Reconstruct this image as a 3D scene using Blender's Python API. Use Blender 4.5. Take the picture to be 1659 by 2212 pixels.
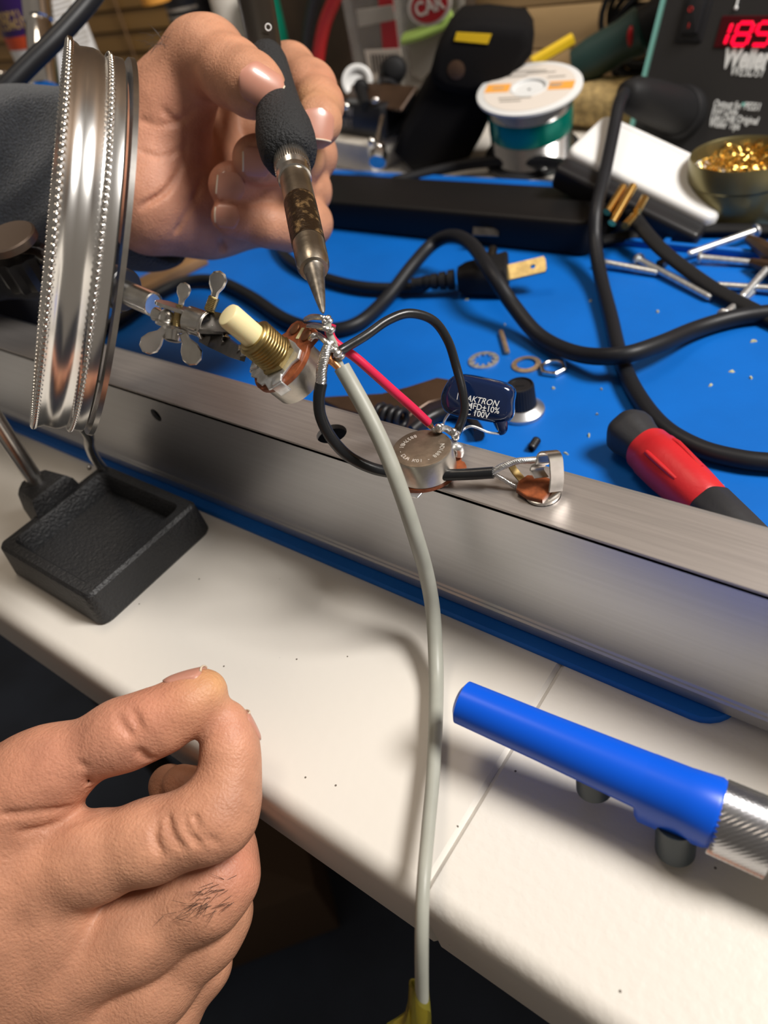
import bpy, bmesh, math, random
import numpy as np
from mathutils import Vector, Matrix

for o in list(bpy.data.objects):
    bpy.data.objects.remove(o, do_unlink=True)
SC = bpy.context.scene
COL = SC.collection
rng = random.Random(7)
V = np.array
T = 0.74                       # height of the table top above the floor

# ------------------------------------------------------------------ camera
H = 0.175                      # lens height above the table top
RX = V([.80019007, .28606795, -.52712521])   # world X (along the table edge) seen in lens axes
RY = V([.57224082, -.62728958, .52825016])   # world Y (away from the sitter)
RZ = V([-.17954471, -.72434309, -.66565065])  # world Z
ROT = np.array([RX, RY, RZ])
CAM = V([0, 0, T + H])
FPX, CX, CY = 1600., 829.5, 1106.
cam = bpy.data.cameras.new('camera')
cam.sensor_fit = 'VERTICAL'; cam.sensor_height = 36.0; cam.lens = 36.0 * FPX / 2212.
cam.clip_start = 0.01; cam.clip_end = 20
cam.dof.use_dof = True; cam.dof.focus_distance = 0.200; cam.dof.aperture_fstop = 12.0
co = bpy.data.objects.new('camera', cam); COL.objects.link(co)
M3 = Matrix([list(ROT @ V([1, 0, 0])), list(ROT @ V([0, -1, 0])), list(ROT @ V([0, 0, -1]))]).transposed()
co.matrix_world = Matrix.Translation(Vector(CAM)) @ M3.to_4x4()
SC.camera = co

# ------------------------------------------------------------------ world, lamps, exposure
w = bpy.data.worlds.new('room_light'); SC.world = w; w.use_nodes = True
w.node_tree.nodes['Background'].inputs[0].default_value = (1.0, .86, .72, 1)
w.node_tree.nodes['Background'].inputs[1].default_value = 0.16


def lamp(name, loc, aim, size, power, color):
    l = bpy.data.lights.new(name, 'AREA'); l.shape = 'DISK'; l.size = size; l.energy = power; l.color = color
    o = bpy.data.objects.new(name, l); COL.objects.link(o)
    o.location = loc
    o.rotation_euler = (Vector(aim) - Vector(loc)).to_track_quat('-Z', 'Y').to_euler()
    return o


lamp('desk_lamp_light', (.52, .42, T + .90), (-.14, .15, T), .36, 18.0, (1, .955, .90))
lamp('fill_light', (-.6, .35, T + 1.5), (-.2, .2, T), .5, 5.0, (1, .84, .66))  # added warm fill from overhead, an unseen source that lifts shade and metal
SC.view_settings.view_transform = 'Standard'
SC.view_settings.look = 'None'
SC.view_settings.exposure = 0.0
SC.view_settings.gamma = 1.0
SC.view_settings.use_curve_mapping = False


# ------------------------------------------------------------------ placing helpers
def ray(px, py):
    return ROT @ V([(px - CX) / FPX, (py - CY) / FPX, 1.])


def U(px, py, d):              # a point d metres deep along the optical axis
    return CAM + ray(px, py) * d


def at(px, py, z=0.):          # a point z metres above the table top
    r = ray(px, py)
    return CAM + r * ((z - H) / r[2])


def aty(px, py, y):            # a point on the upright plane y
    r = ray(px, py)
    return CAM + r * (y / r[1])


def nrm(v):
    v = np.asarray(v, float); return v / max(np.linalg.norm(v), 1e-12)


def camdir(x, y, z):
    return nrm(ROT @ V([x, y, z]))


def frame(ez, hint=(0, 0, 1)):  # columns ex, ey, ez
    ez = nrm(ez); h = np.asarray(hint, float)
    if abs(nrm(h) @ ez) > .98: h = V([1, 0, 0]) if abs(ez[0]) < .9 else V([0, 1, 0])
    ex = nrm(h - ez * (h @ ez)); ey = np.cross(ez, ex)
    return np.array([ex, ey, ez]).T


IDF = np.eye(3)


def rotz(a):
    c, s = math.cos(a), math.sin(a)
    return V([[c, -s, 0], [s, c, 0], [0, 0, 1.]])


def spline(pts, n=8):
    P = [np.asarray(p, float) for p in pts]
    if len(P) < 3:
        return [P[0] + (P[1] - P[0]) * i / n for i in range(n + 1)]
    P = [2 * P[0] - P[1]] + P + [2 * P[-1] - P[-2]]
    out = []
    for i in range(1, len(P) - 2):
        a, b, c, d = P[i - 1:i + 3]
        for k in range(n):
            t = k / n
            out.append(.5 * (2 * b + (c - a) * t + (2 * a - 5 * b + 4 * c - d) * t * t + (3 * b - a - 3 * c + d) * t ** 3))
    out.append(P[-2])
    return out


class MB:
    def __init__(s): s.v = []; s.f = []

    def add(s, vs, fs):
        k = len(s.v); s.v += [tuple(map(float, p)) for p in vs]; s.f += [tuple(i + k for i in f) for f in fs]; return s

    def rings(s, R, closed=False, capa=True, capb=True):
        n = len(R[0]); vs = [p for r in R for p in r]; fs = []
        m = len(R)
        for i in range(m if closed else m - 1):
            j = (i + 1) % m
            for k in range(n):
                l = (k + 1) % n
                fs.append((i * n + k, i * n + l, j * n + l, j * n + k))
        if not closed:
            if capa: fs.append(tuple(range(n))[::-1])
            if capb: fs.append(tuple((m - 1) * n + k for k in range(n)))
        return s.add(vs, fs)

    def tube(s, pts, r, n=14, flat=1.0, up=None, capa=True, capb=True, closed=False):
        P = [np.asarray(p, float) for p in pts]; m = len(P)
        rr = r if hasattr(r, '__len__') else [r] * m
        if len(rr) != m: rr = list(np.interp(np.linspace(0, 1, m), np.linspace(0, 1, len(rr)), rr))
        tg = []
        for i in range(m):
            a = P[i - 1] if i > 0 else (P[-1] if closed else P[i]); b = P[(i + 1) % m] if (i < m - 1 or closed) else P[i]
            tg.append(nrm(b - a))
        f = frame(tg[0], up if up is not None else (0, 0, 1)); ex = f[:, 0]
        R = []
        for i in range(m):
            if up is not None: ex = np.asarray(up, float)
            ex = nrm(ex - tg[i] * (ex @ tg[i])); ey = np.cross(tg[i], ex)
            R.append([P[i] + rr[i] * (flat * ex * math.cos(2 * math.pi * k / n) + ey * math.sin(2 * math.pi * k / n)) for k in range(n)])
        return s.rings(R, closed, capa, capb)

    def lathe(s, o, axis, prof, n=32, hint=(0, 0, 1), capa=True, capb=True, closed=False):
        F = frame(axis, hint); o = np.asarray(o, float)
        R = [[o + F @ V([r * math.cos(2 * math.pi * k / n), r * math.sin(2 * math.pi * k / n), z]) for k in range(n)] for z, r in prof]
        return s.rings(R, closed, capa, capb)

    def stack(s, o, F, layers, capa=True, capb=True):   # layers: (z, [(x, y) ...])
        o = np.asarray(o, float)
        return s.rings([[o + F @ V([x, y, z]) for x, y in pl] for z, pl in layers], False, capa, capb)

    def prism(s, o, F, poly, z0, z1, bev=0.):
        if bev <= 0: return s.stack(o, F, [(z0, poly), (z1, poly)])
        ins = inset(poly, bev)
        return s.stack(o, F, [(z0, ins), (z0 + bev, poly), (z1 - bev, poly), (z1, ins)])

    def rbox(s, o, F, sx, sy, sz, r=.001, seg=3, rc=None):
        """rounded box; o is the middle of its bottom"""
        rc = r if rc is None else max(rc, r)
        L = []
        for k in range(seg + 1):
            a = math.pi / 2 * k / seg; L.append((r - r * math.sin(a), r - r * math.cos(a)))
        L = [(z, i) for z, i in [(r * (1 - math.sin(math.pi / 2 * k / seg)), r * (1 - math.cos(math.pi / 2 * k / seg))) for k in range(seg, -1, -1)]]
        # from z=0 (inset r) up to z=r (inset 0)
        L = [(r * (1 - math.cos(math.pi / 2 * k / seg)), r * (1 - math.sin(math.pi / 2 * k / seg))) for k in range(seg + 1)]
        lay = [(z, rrect(sx - 2 * i, sy - 2 * i, max(rc - i, 1e-5), 4)) for z, i in L]
        lay += [(sz - z, rrect(sx - 2 * i, sy - 2 * i, max(rc - i, 1e-5), 4)) for z, i in reversed(L)]
        return s.stack(o, F, lay)

    def sphere(s, c, r, n=12, sc=(1, 1, 1), F=IDF):
        c = np.asarray(c, float); R = []
        for i in range(n // 2 + 1):
            a = math.pi * (i + .02 * (i == 0) - .02 * (i == n // 2)) / (n // 2)
            R.append([c + F @ (V(sc) * r * V([math.sin(a) * math.cos(2 * math.pi * k / n), math.sin(a) * math.sin(2 * math.pi * k / n), -math.cos(a)])) for k in range(n)])
        return s.rings(R)

    def torus(s, c, axis, R, r, n=32, m=8, flat=1.):
        F = frame(axis); c = np.asarray(c, float); L = []
        for i in range(n):
            a = 2 * math.pi * i / n; e = F @ V([math.cos(a), math.sin(a), 0])
            L.append([c + e * (R + r * math.cos(2 * math.pi * k / m)) + F[:, 2] * r * flat * math.sin(2 * math.pi * k / m) for k in range(m)])
        return s.rings(L, True)

    def ribbon(s, pts, wdir, width, th):      # bent sheet-metal strip
        P = [np.asarray(p, float) for p in pts]; wd = nrm(wdir); R = []
        for i in range(len(P)):
            t = nrm(P[min(i + 1, len(P) - 1)] - P[max(i - 1, 0)]); nn = nrm(np.cross(t, wd))
            R.append([P[i] + wd * width / 2 * a + nn * th / 2 * b for a, b in ((-1, -1), (1, -1), (1, 1), (-1, 1))])
        return s.rings(R)


def rrect(sx, sy, r, seg=4):
    r = min(r, sx / 2 - 1e-6, sy / 2 - 1e-6); out = []
    for cx_, cy_, a0 in ((sx / 2 - r, sy / 2 - r, 0), (-sx / 2 + r, sy / 2 - r, 90), (-sx / 2 + r, -sy / 2 + r, 180), (sx / 2 - r, -sy / 2 + r, 270)):
        for k in range(seg + 1):
            a = math.radians(a0 + 90 * k / seg); out.append((cx_ + r * math.cos(a), cy_ + r * math.sin(a)))
    return out


def circ(r, n=24, a0=0.): return [(r * math.cos(a0 + 2 * math.pi * k / n), r * math.sin(a0 + 2 * math.pi * k / n)) for k in range(n)]


def inset(poly, d):
    P = [V(p) for p in poly]; n = len(P); out = []
    for i in range(n):
        a, b, c = P[i - 1], P[i], P[(i + 1) % n]
        e1, e2 = nrm(b - a), nrm(c - b); n1, n2 = V([-e1[1], e1[0]]), V([-e2[1], e2[0]])
        m = nrm(n1 + n2); q = b + m * d / max(.35, m @ n1); out.append((q[0], q[1]))
    return out


# ------------------------------------------------------------------ objects
def link(o): COL.objects.link(o); return o


def thing(name, loc, label, cat, group=None):
    o = link(bpy.data.objects.new(name, None)); o.empty_display_size = .01
    o.location = [float(x) for x in loc]; o['label'] = label; o['category'] = cat
    if group: o['group'] = group
    return o


def rootloc(p):
    l = V([0, 0, 0.])
    while p is not None: l = l + V(p.location); p = p.parent
    return l


def obj(name, mb, mat, parent=None, smooth=35, label=None, loc=None):
    me = bpy.data.meshes.new(name)
    off = rootloc(parent) if parent is not None else (V(loc) if loc is not None else V([0, 0, 0.]))
    vs = (np.array(mb.v) - off).tolist()
    me.from_pydata(vs, [], mb.f); me.validate(); me.update()
    bm = bmesh.new(); bm.from_mesh(me); bmesh.ops.recalc_face_normals(bm, faces=bm.faces); bm.to_mesh(me); bm.free()
    if smooth:
        me.shade_smooth(); me.set_sharp_from_angle(angle=math.radians(smooth))
    if mat: me.materials.append(mat)
    o = link(bpy.data.objects.new(name, me))
    if parent is not None: o.parent = parent
    elif loc is not None: o.location = [float(x) for x in loc]
    if label: o['label'] = label
    return o


def tag(o, label, cat, group=None):
    o['label'] = label; o['category'] = cat
    if group: o['group'] = group
    return o


def struct(name, mb, mat, smooth=35):
    o = obj(name, mb, mat, None, smooth); o['kind'] = 'structure'; return o


def text(s, o, ex, up, size, mat, parent, name='lettering', ext=.00012, shear=0., bold=0., align='LEFT', sx=1.):
    c = bpy.data.curves.new(name, 'FONT'); c.body = s; c.size = size; c.extrude = ext; c.shear = shear; c.offset = bold
    c.align_x = align; c.resolution_u = 3; c.space_line = .95
    t = bpy.data.objects.new(name, c); me = bpy.data.meshes.new_from_object(t); bpy.data.objects.remove(t)
    ex = nrm(ex); up = nrm(np.asarray(up, float) - ex * (np.asarray(up, float) @ ex)); ez = np.cross(ex, up)
    F = np.array([ex * sx, up, ez]).T; off = rootloc(parent); o = np.asarray(o, float)
    for v in me.vertices:
        v.co = Vector(o + F @ V(v.co) - off)
    me.materials.append(mat)
    ob = link(bpy.data.objects.new(name, me)); ob.parent = parent
    return ob


def dup(root, loc, rot=None, label=None):
    r = root.copy(); COL.objects.link(r); r.location = loc
    if rot is not None: r.rotation_euler = rot
    if label: r['label'] = label
    for ch in list(root.children):
        c = ch.copy(); COL.objects.link(c); c.parent = r
        for g in ch.children:
            d = g.copy(); COL.objects.link(d); d.parent = c
    return r


# ------------------------------------------------------------------ materials
def mat(name, col, rough=.5, metal=0., bump=0., bscale=400., var=0., vscale=60., spec=.5, sss=0., trans=0., ior=1.45,
        emit=None, coat=0., stretch=None, bdist=.0006, bdetail=4, alpha=1., col2=None, thr=(.35, .65), sheen=0., aniso=0.):
    m = bpy.data.materials.new(name); m.use_nodes = True; nt = m.node_tree; N, L = nt.nodes, nt.links
    b = N['Principled BSDF']
    b.inputs['Base Color'].default_value = (*col, 1); b.inputs['Roughness'].default_value = rough; b.inputs['Metallic'].default_value = metal
    b.inputs['Specular IOR Level'].default_value = spec; b.inputs['IOR'].default_value = ior
    b.inputs['Transmission Weight'].default_value = trans; b.inputs['Coat Weight'].default_value = coat; b.inputs['Alpha'].default_value = alpha
    b.inputs['Sheen Weight'].default_value = sheen; b.inputs['Anisotropic'].default_value = aniso
    if sss:
        b.inputs['Subsurface Weight'].default_value = sss; b.inputs['Subsurface Radius'].default_value = (1, .35, .2); b.inputs['Subsurface Scale'].default_value = .0025
    if emit: b.inputs['Emission Color'].default_value = (*emit[0], 1); b.inputs['Emission Strength'].default_value = emit[1]
    tc = N.new('ShaderNodeTexCoord'); mp = N.new('ShaderNodeMapping'); L.new(tc.outputs['Object'], mp.inputs[0])
    if stretch: mp.inputs['Scale'].default_value = stretch
    if var or col2:
        n1 = N.new('ShaderNodeTexNoise'); n1.inputs['Scale'].default_value = vscale; n1.inputs['Detail'].default_value = 5
        L.new(mp.outputs[0], n1.inputs['Vector'])
        cr = N.new('ShaderNodeValToRGB'); L.new(n1.outputs['Fac'], cr.inputs[0])
        c2 = col2 if col2 else tuple(min(1, c * (1 + var)) for c in col)
        c1 = col if col2 else tuple(c * (1 - var) for c in col)
        cr.color_ramp.elements[0].position = thr[0]; cr.color_ramp.elements[1].position = thr[1]
        cr.color_ramp.elements[0].color = (*c1, 1); cr.color_ramp.elements[1].color = (*c2, 1)
        L.new(cr.outputs[0], b.inputs['Base Color'])
    if bump:
        n2 = N.new('ShaderNodeTexNoise'); n2.inputs['Scale'].default_value = bscale; n2.inputs['Detail'].default_value = bdetail
        L.new(mp.outputs[0], n2.inputs['Vector'])
        bp = N.new('ShaderNodeBump'); bp.inputs['Strength'].default_value = bump; bp.inputs['Distance'].default_value = bdist
        L.new(n2.outputs['Fac'], bp.inputs['Height']); L.new(bp.outputs[0], b.inputs['Normal'])
    return m


def speckle(m, scale, size, col):           # little dark specks strewn over a material
    nt = m.node_tree; N, L = nt.nodes, nt.links; b = N['Principled BSDF']
    tc = N.new('ShaderNodeTexCoord'); vo = N.new('ShaderNodeTexVoronoi'); vo.inputs['Scale'].default_value = scale
    no = N.new('ShaderNodeTexNoise'); no.inputs['Scale'].default_value = 900
    ad = N.new('ShaderNodeMixRGB'); ad.inputs[0].default_value = .0012
    L.new(tc.outputs['Object'], ad.inputs[1]); L.new(no.outputs['Color'], ad.inputs[2]); L.new(tc.outputs['Object'], vo.inputs['Vector'])
    lt = N.new('ShaderNodeMath'); lt.operation = 'LESS_THAN'; lt.inputs[1].default_value = size; L.new(vo.outputs['Distance'], lt.inputs[0])
    wn = N.new('ShaderNodeSeparateColor'); L.new(vo.outputs['Color'], wn.inputs[0])
    g = N.new('ShaderNodeMath'); g.operation = 'GREATER_THAN'; g.inputs[1].default_value = .55; L.new(wn.outputs[0], g.inputs[0])
    mu = N.new('ShaderNodeMath'); mu.operation = 'MULTIPLY'; L.new(lt.outputs[0], mu.inputs[0]); L.new(g.outputs[0], mu.inputs[1])
    mx = N.new('ShaderNodeMixRGB'); mx.inputs[2].default_value = (*col, 1); L.new(mu.outputs[0], mx.inputs[0])
    src = b.inputs['Base Color'].links[0].from_socket if b.inputs['Base Color'].links else None
    if src: L.new(src, mx.inputs[1])
    else: mx.inputs[1].default_value = b.inputs['Base Color'].default_value
    L.new(mx.outputs[0], b.inputs['Base Color'])


M = dict(
    table=mat('white_moulded_plastic', (.70, .665, .61), .42, bump=.30, bscale=420, bdist=.0005, bdetail=2),
    table_l=mat('white_moulded_plastic_smooth', (.70, .665, .61), .42, bump=.10, bscale=300, bdist=.0005, bdetail=2),
    mat=mat('blue_silicone', (.002, .122, .50), .45, var=.06, vscale=30, bump=.05, bscale=900, spec=.35),
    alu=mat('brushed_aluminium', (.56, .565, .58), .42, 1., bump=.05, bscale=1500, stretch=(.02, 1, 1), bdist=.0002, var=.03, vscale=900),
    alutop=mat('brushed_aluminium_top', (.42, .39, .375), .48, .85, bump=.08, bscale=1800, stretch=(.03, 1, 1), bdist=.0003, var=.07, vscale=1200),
    iron=mat('cast_iron_black', (.017, .018, .02), .48, bump=.7, bscale=900, bdist=.0008, bdetail=3, spec=.6),
    chrome=mat('chrome', (.80, .79, .77), .10, 1., bump=.02, bscale=120),
    ring=mat('chrome_band', (.90, .89, .87), .22, 1., bump=.08, bscale=60, bdist=.001, bdetail=2),
    nickel=mat('nickel_plate', (.62, .60, .57), .24, 1., var=.1, vscale=300),
    steel=mat('zinc_steel', (.70, .72, .73), .36, .85, var=.15, vscale=500),
    can=mat('pot_can_steel', (.56, .53, .48), .36, 1., var=.12, vscale=200, bump=.08, bscale=700),
    cantop=mat('pot_can_tarnished', (.20, .155, .115), .5, .75, var=.2, vscale=260, bump=.1, bscale=900),
    stamp=mat('bright_stamp', (.9, .88, .82), .3, .6),
    dsteel=mat('dark_steel', (.16, .15, .14), .35, 1., var=.2, vscale=300),
    brass=mat('brass', (.44, .335, .15), .33, 1., var=.2, vscale=300),
    bronze=mat('bronze_washer', (.50, .36, .24), .4, .75, var=.2, vscale=400),
    gold=mat('gold_plate', (.95, .62, .20), .22, 1.),
    copper=mat('copper', (.80, .36, .16), .3, 1.),
    tin=mat('solder_tin', (.66, .66, .66), .27, 1., bump=.4, bscale=900, bdist=.0005),
    phen=mat('brown_phenolic', (.235, .062, .02), .42, var=.25, vscale=500),
    cream=mat('cream_plastic', (.80, .70, .40), .35, sss=.2),
    blk=mat('black_plastic', (.012, .012, .014), .38),
    blkm=mat('black_matte', (.010, .010, .011), .6, bump=.2, bscale=900, spec=.25),
    rubber=mat('black_rubber_cord', (.010, .011, .014), .45, bump=.05, bscale=600, spec=.35),
    wire=mat('black_pvc_wire', (.012, .013, .015), .3, bump=.08, bscale=500),
    grey=mat('grey_pvc_cable', (.34, .345, .30), .42, var=.06, vscale=120, bump=.06, bscale=250),
    red=mat('red_pvc_wire', (.62, .018, .07), .33),
    foam=mat('black_foam', (.018, .019, .021), .72, bump=1., bscale=1100, bdist=.0010, bdetail=3, spec=.45),
    shaft=mat('iron_handle_black', (.014, .012, .010), .28),
    barrel=mat('barrel_steel', (.42, .37, .30), .32, 1., var=.2, vscale=140, bump=.1, bscale=600),
    burnt=mat('burnt_flux', (.035, .020, .010), .35, .6, col2=(.32, .20, .09), vscale=380, thr=(.52, .68), bump=.5, bscale=800),
    tip=mat('iron_tip', (.30, .28, .25), .40, 1., var=.25, vscale=600),
    cap=mat('navy_epoxy', (.004, .013, .052), .12, coat=.5, bump=.04, bscale=140, bdist=.001),
    white=mat('white_print', (.78, .80, .80), .5),
    whitep=mat('white_plastic', (.80, .80, .79), .32),
    offw=mat('off_white', (.60, .56, .50), .5, var=.08, vscale=60),
    redp=mat('red_plastic_grip', (.52, .016, .022), .42, bump=.1, bscale=700),
    greyrub=mat('dark_grey_rubber', (.022, .023, .027), .55, bump=.1, bscale=700),
    bluep=mat('blue_glossy_plastic', (.002, .090, .66), .33, spec=.4),
    navy=mat('dark_slate_rubber', (.03, .045, .055), .4),
    teal=mat('teal_plastic', (.23, .56, .50), .5),
    panel=mat('charcoal_panel', (.022, .021, .021), .55, bump=.06, bscale=1500),
    led=mat('red_led', (.5, 0, .02), .4, emit=((1., .0, .03), 1.5)),
    ledwin=mat('red_filter', (.06, .001, .004), .18),
    redsw=mat('red_switch_mark', (.45, .015, .012), .4),
    flange=mat('white_flange', (.70, .71, .71), .4),
    paper=mat('label_paper', (.68, .62, .56), .55),
    orange=mat('orange_label', (.80, .36, .06), .5),
    grtext=mat('grey_print', (.36, .33, .29), .6),
    solder=mat('solder_wire', (.52, .51, .50), .22, 1.),
    green=mat('green_band', (.0, .20, .15), .25, .35),
    smoke=mat('smoked_flange', (.02, .02, .021), .12),
    sponge=mat('tan_sponge', (.47, .33, .14), .85, var=.3, vscale=250, bump=1, bscale=500),
    olive=mat('olive_tin', (.22, .19, .09), .35, .8, var=.1, vscale=60),
    curl=mat('brass_wool', (.85, .55, .14), .2, 1.),
    nylon=mat('black_nylon', (.007, .0065, .007), .9, bump=.5, bscale=1400, spec=.15),
    yel=mat('yellow_tag', (.70, .46, .01), .5),
    blind=mat('wood_blind', (.33, .185, .055), .45, var=.25, vscale=25, stretch=(.06, 1, 1)),
    wood=mat('pale_wood', (.50, .34, .17), .5, var=.2, vscale=40, stretch=(.1, 1, 1)),
    wood2=mat('brown_wood', (.22, .12, .05), .55, var=.2, vscale=40),
    brownm=mat('brown_lacquered_steel', (.075, .043, .026), .38, .4, var=.15, vscale=90),
    purple=mat('purple_label', (.035, .010, .105), .45),
    orangel=mat('orange_red_label', (.62, .075, .02), .45),
    gtext=mat('gold_print', (.62, .42, .14), .5),
    lime=mat('lime_strip', (.30, .44, .10), .5),
    bag=mat('clear_bag', (.32, .30, .27), .22, trans=.0, alpha=.45, bump=.6, bscale=60, bdist=.004),
    redd=mat('deep_red', (.42, .006, .010), .4),
    dgreen=mat('dark_green_grip', (.018, .045, .040), .5),
    emer=mat('emerald_plastic', (.0, .13, .075), .4),
    ylclear=mat('yellow_clear_vinyl', (.72, .62, .10), .15, trans=.93, ior=1.35),
    floor=mat('dark_floor', (.030, .042, .068), .7, var=.3, vscale=6),
    wall=mat('brown_wall', (.13, .075, .035), .8, var=.2, vscale=4),
    crumb=mat('crumb', (.42, .42, .24), .8, var=.3, vscale=400),
    glass=mat('lens_glass', (.98, 1, .98), .02, trans=1., ior=1.5),
    cloth=mat('charcoal_fleece', (.016, .019, .025), .95, bump=1., bscale=1500, bdist=.0014, var=.5, vscale=1100, sheen=.25),
    shirt=mat('black_shirt', (.008, .009, .012), .9, sheen=.1),
    nail=mat('fingernail', (.50, .235, .17), .32, sss=.1, coat=.15),
    nailw=mat('nail_edge', (.68, .56, .42), .4),
    hairm=mat('dark_hair', (.03, .018, .012), .5),
)
speckle(M['table'], 150, .045, (.12, .10, .08)); speckle(M['table_l'], 150, .045, (.12, .10, .08))

# ================================================================== the setting
XM, ZF = -.0566, 0.
struct('floor', MB().stack((0, 0, 0), IDF, [(-.02, [(-2.4, -1.6), (1.6, -1.6), (1.6, .74), (-2.4, .74)]), (0, [(-2.4, -1.6), (1.6, -1.6), (1.6, .74), (-2.4, .74)])]), M['floor'], 0)
struct('wall_back', MB().stack((0, .775, 0), IDF, [(0, [(-2.4, 0), (1.6, 0), (1.6, .05), (-2.4, .05)]), (2.3, [(-2.4, 0), (1.6, 0), (1.6, .05), (-2.4, .05)])]), M['wall'], 0)
# wooden slat blind hanging in front of the back wall: every slat a part
bl = thing('wooden_blind', (-.95, .72, T - .20), 'honey-brown wooden slat blind hanging behind the bottles', 'blind')
SL = .0245
slat = MB().stack((-.75, .735, T - .2), IDF, [(0, rrect(2.0, .003, .001, 2)), (SL - .0025, rrect(2.0, .003, .001, 2))])
for k in range(17):
    if k == 0:
        s0 = obj('slat', slat, M['blind'], bl, 30)
        s0.rotation_euler = (math.radians(-7), 0, 0)
    else:
        s = s0.copy(); COL.objects.link(s); s.parent = bl; s.location = (0, 0, k * SL)
for x in (-1.40, -.985, -.62, -.2):
    obj('ladder_cord', MB().tube([(x, .7305, T - .2), (x, .7305, T + .22)], .0016, 6), M['wood2'], bl)

# ------------------------------------------------------------------ folding table
tb = thing('folding_table', (XM, .34, 0), 'white pebbled plastic folding table with a seam across the middle', 'table')
YE = .0371


def panel(x0, x1):
    prof = []
    for k in range(9):                                # rounded front lip
        a = math.pi / 2 * k / 8; prof.append((YE + .005 - .005 * math.sin(a) - .0, -.006 + .006 * math.cos(a)))
    prof = [(.647, 0.)] + [(.045 + .35 * i / 1, 0) for i in (1, 0)][:0] + prof + [(YE + .001, -.031), (YE + .004, -.031), (.648, -.031)]
    m = MB(); e = .0011
    def ring(x, dz): return [V([x, y + (dz if i >= 1 and i < len(prof) - 1 else 0), T + z - (dz if z > -.02 else 0)]) for i, (y, z) in enumerate(prof)]
    m.rings([ring(x0, e * .9), ring(x0 + e, 0), ring(x1 - e, 0), ring(x1, e * .9)])
    return m


obj('tabletop_half', panel(XM - .61, XM), M['table_l'], tb, 20)
obj('tabletop_half', panel(XM + .00005, XM + .61), M['table'], tb, 20)
for x in (-.52, .52):
    for y in (.12, .56):
        obj('leg', MB().tube([(XM + x, y, 0), (XM + x, y, T - .031)], .013, 12), M['dsteel'], tb)

# ------------------------------------------------------------------ blue silicone mat
ZM = .002
mt = thing('soldering_mat', (-.3, .25, T), 'large bright blue silicone work mat with raised back compartments on the white table', 'mat')
L, Rr, Y0, Y1 = -.56, -.0126, .1093, .417
obj('mat_sheet', MB().stack(((L + Rr) / 2, (Y0 + Y1) / 2, T), IDF, [(0, rrect(Rr - L, Y1 - Y0, .009, 6)), (ZM * .7, rrect(Rr - L, Y1 - Y0, .009, 6)), (ZM, rrect(Rr - L - .001, Y1 - Y0 - .001, .0085, 6))]), M['mat'], mt, 50)
for x0, x1, y0, y1 in ((L, Rr, .4085, .4155), (L, Rr, .350, .353), (-.075, -.0718, .353, .4085), (-.047, -.0438, .353, .4085), (-.12, -.117, .353, .4085)):
    obj('raised_ridge', MB().rbox(((x0 + x1) / 2, (y0 + y1) / 2, T + ZM), IDF, x1 - x0, y1 - y0, .0035 if y0 > .34 else .0012, .0006), M['mat'], mt)

# ------------------------------------------------------------------ aluminium channel
ch = thing('aluminium_chassis', (-.18, .124, T + ZM), 'long brushed aluminium channel lying across the blue mat edge', 'chassis')
CXL, CXR, CY0, CY1, CZ0, CZ1, CT = -.42, .16, .1141, .1337, T + ZM + .0001, T + .0482, .0016
U1 = [(CY0, CZ0), (CY0 - .0006, CZ0), (CY0 - .0006, CZ0 + .0045), (CY0, CZ0 + .0052), (CY0, CZ1 - .0007), (CY0 + .0007, CZ1), (CY1 - .0007, CZ1), (CY1, CZ1 - .0007), (CY1, CZ0), (CY1 - CT, CZ0), (CY1 - CT, CZ1 - CT), (CY0 + CT, CZ1 - CT), (CY0 + CT, CZ0)]


def chan():
    """channel with real holes: front wall (one screw hole) and top (pot holes) built as plates with bridged rims"""
    m = MB()
    # back wall + lip, as plain prisms sharing edges
    m.rings([[V([x, y, z]) for y, z in [(CY1 - CT, CZ0), (CY1, CZ0), (CY1, CZ1 - .0007), (CY1 - .0007, CZ1), (CY1 - CT, CZ1)]] for x in (CXL, CXR)])
    return m


def plate_holes(m, o, F, x0, x1, y0, y1, th, holes):
    """flat plate in the local xy plane, thickness th along +z, with round holes (sorted by x)"""
    holes = sorted(holes); cuts = [x0]
    for i in range(len(holes) - 1): cuts.append((holes[i][0] + holes[i + 1][0]) / 2)
    cuts.append(x1)
    P = lambda x, y, z: V(o) + F @ V([x, y, z])
    for i, (hx, hy, hr) in enumerate(holes):
        a, b = cuts[i], cuts[i + 1]; n = 32
        inner = [(hx + hr * math.cos(2 * math.pi * k / n), hy + hr * math.sin(2 * math.pi * k / n)) for k in range(n)]
        outer = []
        s = min(hr * 1.6, (y1 - y0) / 2 - .0001)
        for k in range(n):
            c, d = math.cos(2 * math.pi * k / n), math.sin(2 * math.pi * k / n)
            e = max(abs(c), abs(d)); ox, oy = c / e, d / e
            outer.append((hx + ox * s, (y1 if oy > .999 else y0 if oy < -.999 else hy + oy * min(y1 - hy, hy - y0))))
        V0 = [P(x, y, z) for z in (0, th) for x, y in outer] + [P(x, y, z) for z in (0, th) for x, y in inner]
        fs = []
        for k in range(n):
            l = (k + 1) % n
            fs += [(k, l, 2 * n + l, 2 * n + k), (n + k, 3 * n + k, 3 * n + l, n + l), (2 * n + k, 2 * n + l, 3 * n + l, 3 * n + k), (k, n + k, n + l, l)]
        m.add(V0, fs)
        for xa, xb in ((a, hx - s), (hx + s, b)):
            if xb - xa > 1e-6:
                m.stack(o, F, [(0, [(xa, y0), (xb, y0), (xb, y1), (xa, y1)]), (th, [(xa, y0), (xb, y0), (xb, y1), (xa, y1)])])
    return m


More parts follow.
